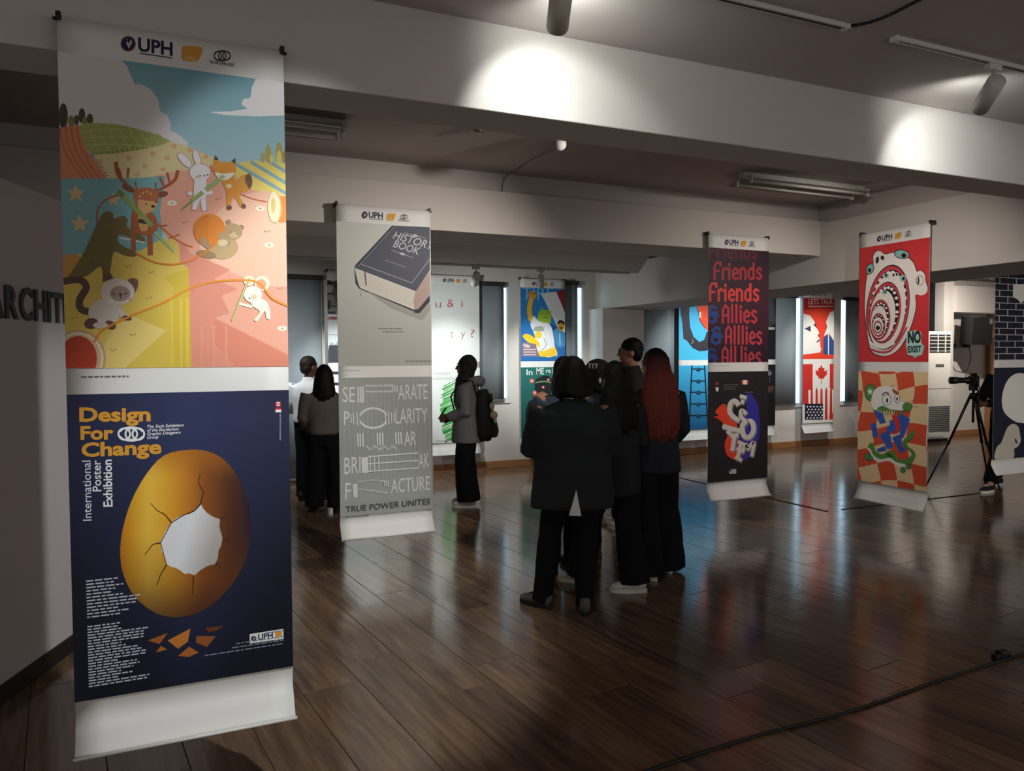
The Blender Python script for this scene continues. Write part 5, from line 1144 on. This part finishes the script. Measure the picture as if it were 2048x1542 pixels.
def hair_long(m, end, width=.11, back=.1, n=16, spread=.04, seed=0, front=False):
    """full head of hair whose locks fall from the crown to height `end` (relative to the head centre, metres at 1.65 m)"""
    def f(t, hp, k, HR):
        rd = random.Random(seed)
        def fill(bm):
            ellipsoid(bm, hp(0, -.022, .026), (.09 * k, .102 * k, .11 * k), HR, 20, 14); ellipsoid(bm, hp(0, -.045, -.03), (.092 * k, .085 * k, .11 * k), HR, 16, 12)
            for i in range(n):
                a = R((-8 if front else 18) + ((196 if front else 144) * i / (n - 1))); x, y = -math.cos(a), -math.sin(a)
                e = end + rd.uniform(-.03, .04) + (.05 if y > -.5 else 0); z = [.06, -.03, -.12, (-.12 + e) / 2, e + .08, e]
                pts = [hp(x * .07, y * .08 - .015, z[0]), hp(x * .085, y * .085 - .02, z[1])] + [hp(x * (width * .92), y * back - .02, z[2]), hp(x * (width + spread * .4), y * (back + spread * .3) - .02, z[3]), hp(x * (width + spread * .3) + rd.uniform(-.01, .01), y * (back + spread * .3) - .02, z[4]), hp(x * width * .9 + rd.uniform(-.015, .015), y * back - .02, z[5])]
                tube(bm, pts, [.026 * k, .03 * k, .03 * k, .03 * k, .022 * k, .008 * k], 8)
        solid('hair', fill, .01, m, t, 3, .004, 40, seed)
    return f
def hair_short(m):
    def f(t, hp, k, HR):
        def fill(bm):
            ellipsoid(bm, hp(0, -.016, .038), (.084 * k, .102 * k, .094 * k), HR, 20, 14); ellipsoid(bm, hp(0, -.05, -.015), (.08 * k, .06 * k, .07 * k), HR, 16, 12)
        solid('hair', fill, .009, m, t, 2, .004, 45, 2)
    return f

JK = dict(jacket=True, collar=True)
# foreground visitor photographing, back to the camera
P1, hp, k, g = person('visitor in a loose black blazer with a collar necklace, back turned in front', (2.36, 4.24), -22, 1.61, [(2.23, 4.42, 26), (2.42, 4.19, -34)],
    [((-.27, .05, 1.06), (-.15, .2, 1.24)), ((.29, .06, 1.05), (.1, .22, 1.24))], dict(m='blazer_black', hem=.69, rx=.235, ry=.165, w=1.16, arm=1.14, **JK), dict(m='trouser_black', thigh=.098, knee=.078, hem=.064), ('shoe_grey', 'sole_black'), hair_long('hair_black', -.13, .105, .09, 16, .01, 1, True), fat=1.16, seed=1, hand_curl=(40, 40), hand_dir=[(.5, .5, .5), (-.5, .5, .5)], hand_up=[(-.4, -.6, .5), (.4, -.6, .5)])
bm = bmesh.new(); q = [hp(.082 * math.cos(R(a)), -.088 * abs(math.sin(R(a))) ** .8 - .012, -.138) for a in range(0, 181, 15)]; tube(bm, q, .0045, 6); finish('necklace', bm, 'silver', P1, True)
bm = bmesh.new(); v = [bm.verts.new(p) for p in ((-.0, -.172, .81), (-.045, -.178, .655), (.03, -.178, .65))]; w_ = [bm.verts.new(p.co + Vector((0, .02, 0))) for p in v]; bm.faces.new(v); bm.faces.new(w_[::-1]); [bm.faces.new((v[i], v[(i + 1) % 3], w_[(i + 1) % 3], w_[i])) for i in range(3)]; finish('shirt_tail', bm, 'shirt_white', P1)
# second visitor, long black hair and a pale clip
P2, hp, k, g = person('visitor in a black blazer with long black hair and a pale hair clip', (2.86, 4.55), 0, 1.575, [(2.72, 4.78, 40), (2.95, 4.42, 62)],
    [((-.27, .1, 1.08), (-.1, .26, 1.16)), ((.27, .04, 1.06), (.16, .2, 1.1))], dict(m='blazer_black', hem=.7, rx=.215, ry=.155, w=1.06, arm=1.05, **JK), dict(m='trouser_black', thigh=.1, knee=.095, hem=.115, drop=.03), ('shoe_white', 'sole_white'), hair_long('hair_black', -.46, .145, .11, 20, .05, 2), look=8, seed=2)
bm = bmesh.new(); ellipsoid(bm, hp(-.112, .01, -.01), (.006, .013, .02)); finish('hair_clip', bm, 'sole_white', P2, True)
# third visitor, long auburn hair
P3, hp, k, g = person('visitor with very long auburn hair, dark blazer and wide black trousers', (3.33, 4.74), -6, 1.665, [(3.2, 4.64, 20), (3.47, 4.76, -25)],
    [((-.26, .06, 1.07), (-.12, .24, 1.1)), ((.25, .02, 1.06), (.19, .16, .92))], dict(m='blazer_navy', hem=.76, rx=.2, ry=.15, **JK), dict(m='trouser_black', thigh=.105, knee=.105, hem=.135, drop=.06), ('shoe_white', 'sole_white'), hair_long('hair_red', -.55, .14, .125, 22, .06, 3), look=15, seed=3)
# tall man with glasses behind the group
P4, hp, k, g = person('tall man with short dark hair and glasses behind the auburn-haired visitor', (4.1, 6.2), 62, 1.785, [(4.0, 6.1, 60), (4.06, 6.36, 66)],
    [((-.26, .04, 1.06), (-.2, .22, 1.0)), ((.26, .04, 1.06), (.2, .2, 1.0))], dict(m='blazer_black', hem=.72, rx=.2, ry=.14, **JK), dict(m='trouser_black', thigh=.095, knee=.08, hem=.075), ('shoe_white', 'sole_white'), hair_short('hair_black'), seed=4)
gl = bmesh.new()
for x in (-1, 1):
    ring = [hp(x * .034 + .027 * math.cos(R(a)), .1, .012 + .02 * math.sin(R(a))) for a in range(0, 361, 30)]; tube(gl, ring, .0028, 6); tube(gl, [hp(x * .06, .1, .016), hp(x * .085, .05, .016), hp(x * .088, -.01, .01)], .0028, 6)
tube(gl, [hp(-.008, .1, .016), hp(.008, .1, .016)], .0028, 6); finish('glasses', gl, 'black_plastic', P4, True)
# visitor with a lettered cap
P5, hp, k, g = person('visitor in a black cap with pale lettering, mostly hidden in the group', (3.4, 5.66), 34, 1.585, [(3.32, 5.6, 100), (3.36, 5.8, 100)],
    [((-.25, .05, 1.06), (-.18, .22, 1.02)), ((.25, .05, 1.06), (.18, .22, 1.02))], dict(m='blazer_navy', hem=.75, rx=.19, ry=.14, **JK), dict(m='trouser_black', thigh=.095, knee=.08, hem=.075), ('shoe_black', 'sole_black'), hair_long('hair_black', -.2, .1, .09, 12, .0, 5), seed=5, look=-10)
HRl = Matrix.Rotation(R(-10), 3, 'Z')
def capf(bm):
    ellipsoid(bm, hp(0, -.012, .05), (.098 * k, .118 * k, .085 * k), HRl, 20, 14)
    tube(bm, [hp(0, .06, .035), hp(0, .13, .03), hp(0, .18, .02)], [(.085 * k, .008), (.078 * k, .007), (.045 * k, .006)], 14, HRl @ Vector((1, 0, 0)))
cp = solid('cap', capf, .008, 'scarf_black', P5, 2)
bm = bmesh.new()
for y0, z0, y1, z1 in ((.02, .09, .06, .09), (.045, .09, .03, .05), (-.03, .09, -.03, .05), (-.03, .09, .005, .088), (.005, .088, .0, .05)):
    a_, b_ = hp(-.109 + abs(y0 - .02) * .2 + (z0 - .05) * .45, y0 - .03, z0), hp(-.109 + abs(y1 - .02) * .2 + (z1 - .05) * .45, y1 - .03, z1); tube(bm, [a_, b_], .004, 6)
finish('cap_lettering', bm, 'shirt_white', cp)
# visitor in denim raising a hand beside the foreground visitor
P6, hp, k, g = person('visitor in a dark denim shirt raising a hand, half hidden in the group', (2.8, 5.16), -8, 1.61, [(2.71, 5.2, 0), (2.89, 5.2, 0)],
    [((-.27, .06, 1.12), (-.22, .04, 1.35)), ((.22, .1, 1.1), (.08, .24, 1.2))], dict(m='denim', hem=.8, rx=.18, ry=.135, sleeve=.85), dict(m='trouser_black', thigh=.09, knee=.075, hem=.075), ('shoe_black', 'sole_black'), hair_long('hair_black', -.2, .1, .09, 12, .0, 6), seed=6, hand_dir=[(.9, .2, .3), None], hand_up=[(0, -.3, 1), None], hand_curl=(28, 35))
# hooded visitor with a backpack before the scribble banner
PH, hp, k, g = person('visitor in a grey hoodie and black headscarf, in profile before the scribble banner', (3.06, 7.86), 58, 1.635, [(3.02, 7.74, 66), (3.1, 7.96, 62)],
    [((-.2, -.02, 1.04), (-.14, .2, .98)), ((.22, .0, 1.03), (.13, .2, .96))], dict(m='hoodie_grey', hem=.7, rx=.22, ry=.18, hood=True, sleeve=.92, arm=1.1), dict(m='trouser_black', thigh=.1, knee=.11, hem=.135, drop=.02), ('shoe_white', 'sole_white'), None, skin='skin_dark', seed=7, hand_curl=(45, 45))
def scarf(bm):
    ellipsoid(bm, hp(0, -.026, .022), (.095 * k, .105 * k, .115 * k), None, 20, 14); tube(bm, [hp(0, -.02, -.02), hp(0, -.01, -.1), hp(0, .01, -.17), hp(0, .05, -.26), hp(0, .09, -.4), hp(0, .1, -.46)], [(.09 * k, .09 * k), (.085 * k, .085 * k), (.12 * k, .11 * k), (.12 * k, .08 * k), (.09 * k, .05 * k), (.04 * k, .02 * k)], 16, (1, 0, 0))
solid('headscarf', scarf, .01, 'scarf_black', PH, 3, .005, 16, 4)
ph = thing('mobile_phone', 'dark phone held by the hooded visitor', 'phone', (0, 0, 0)); M = PH.matrix_basis
ph.location = Matrix.Translation(PH.location) @ Matrix.Rotation(R(58), 4, 'Z') @ Vector((0, .3, .98)); ph.rotation_euler = (R(35), 0, R(58))
obox('phone_body', -.037, .037, -.004, .004, -.04, .11, 'black_plastic', ph, .003); obox('phone_screen', -.033, .033, -.0052, -.004, -.034, .104, 'ac_dark', ph)
bk = thing('backpack', 'black backpack with a pale plush charm on the hooded visitor', 'backpack', (PH.location.x, PH.location.y, .7), R(58))
def bag(bm): tube(bm, [(0.0, -.17, .02), (0, -.19, .1), (0, -.19, .3), (0, -.18, .47), (0, -.17, .57)], [(.12, .08), (.165, .115), (.17, .105), (.15, .085), (.08, .05)], 18, (1, 0, 0))
solid('bag_body', bag, .014, 'scarf_black', bk, 5, .006, 9, 3)
def pocket(bm): tube(bm, [(0, -.3, .05), (0, -.305, .12), (0, -.29, .24)], [(.1, .03), (.12, .04), (.1, .025)], 14, (1, 0, 0))
solid('front_pocket', pocket, .012, 'scarf_black', bk, 4)
for x in (-1, 1):
    bm = bmesh.new(); tube(bm, [(x * .1, -.13, .5), (x * .115, -.08, .67), (x * .12, .04, .68), (x * .14, .155, .5), (x * .16, .1, .3), (x * .16, -.08, .14), (x * .12, -.13, .08)], [(.025, .008)] * 7, 8, (1, 0, 0)); finish('shoulder_strap', bm, 'scarf_black', bk, True)
mat('plush', '#b8ab90', .95, bump=.4, bscale=200)
def plush(bm):
    ellipsoid(bm, (-.12, -.29, .4), (.035, .03, .05)); ellipsoid(bm, (-.13, -.31, .3), (.05, .045, .045)); ellipsoid(bm, (-.14, -.33, .24), (.02, .02, .03))
solid('plush_charm', plush, .009, 'plush', bk, 3); bm = bmesh.new(); tube(bm, [(-.13, -.27, .43), (-.12, -.26, .5), (-.14, -.29, .53), (-.15, -.3, .47), (-.13, -.28, .43)], .009, 6); finish('charm_loop', bm, 'black_plastic', bk, True)
# man in a white shirt and woman in a taupe blouse at the left
PS, hp, k, g = person('man in a white shirt with a dark lanyard, next to the tall blind', (1.545, 8.93), -38, 1.635, [(1.46, 8.95, -35), (1.66, 8.88, -45)],
    [((-.26, -.0, 1.08), (-.22, .12, .98)), ((.27, .03, 1.08), (.2, .2, 1.0))], dict(m='shirt_white', hem=.9, rx=.19, ry=.145, sleeve=.55, arm=1.1, collar=True), dict(m='trouser_black', thigh=.1, knee=.085, hem=.075), ('shoe_black', 'sole_black'), hair_short('hair_short'), skin='skin_dark', seed=8, fat=1.05, look=-25)
bm = bmesh.new(); tube(bm, [hp(.075 * math.cos(R(a)), -.075 * math.sin(R(a)) - .005, -.145 - .02 * math.sin(R(a))) for a in range(-10, 191, 20)], [(.009, .003)] * 11, 6, (0, 0, 1)); finish('lanyard', bm, 'black_plastic', PS, True)
PB, hp, k, g = person('woman in a taupe blouse with dark shoulder-length hair beside the history banner', (1.57, 8.16), -14, 1.54, [(1.46, 8.22, 0), (1.67, 8.1, -20)],
    [((-.24, .0, 1.06), (-.2, .14, .95)), ((.25, .02, 1.05), (.2, .18, 1.0))], dict(m='blouse_taupe', hem=.88, rx=.185, ry=.14, sleeve=.8, arm=1.15), dict(m='trouser_black', thigh=.105, knee=.1, hem=.11, drop=.03), ('shoe_black', 'sole_black'), hair_long('hair_black', -.34, .105, .1, 16, .015, 9), seed=9)
# photographer behind the tripod
PT, hp, k, g = person('photographer in black standing behind the tripod, mostly hidden by the brick banner', (9.46, 6.06), 86, 1.68, [(8.9, 5.88, 96), (9.42, 6.14, 80)],
    [((-.2, .3, 1.04), (-.14, .56, 1.02)), ((.24, .12, 1.06), (.14, .34, 1.08))], dict(m='scarf_black', hem=.78, rx=.19, ry=.14, sleeve=.9), dict(m='trouser_black', thigh=.095, knee=.085, hem=.075, drop=-.03), ('shoe_black', 'sole_white'), hair_short('hair_black'), seed=10, hand_curl=(50, 50))
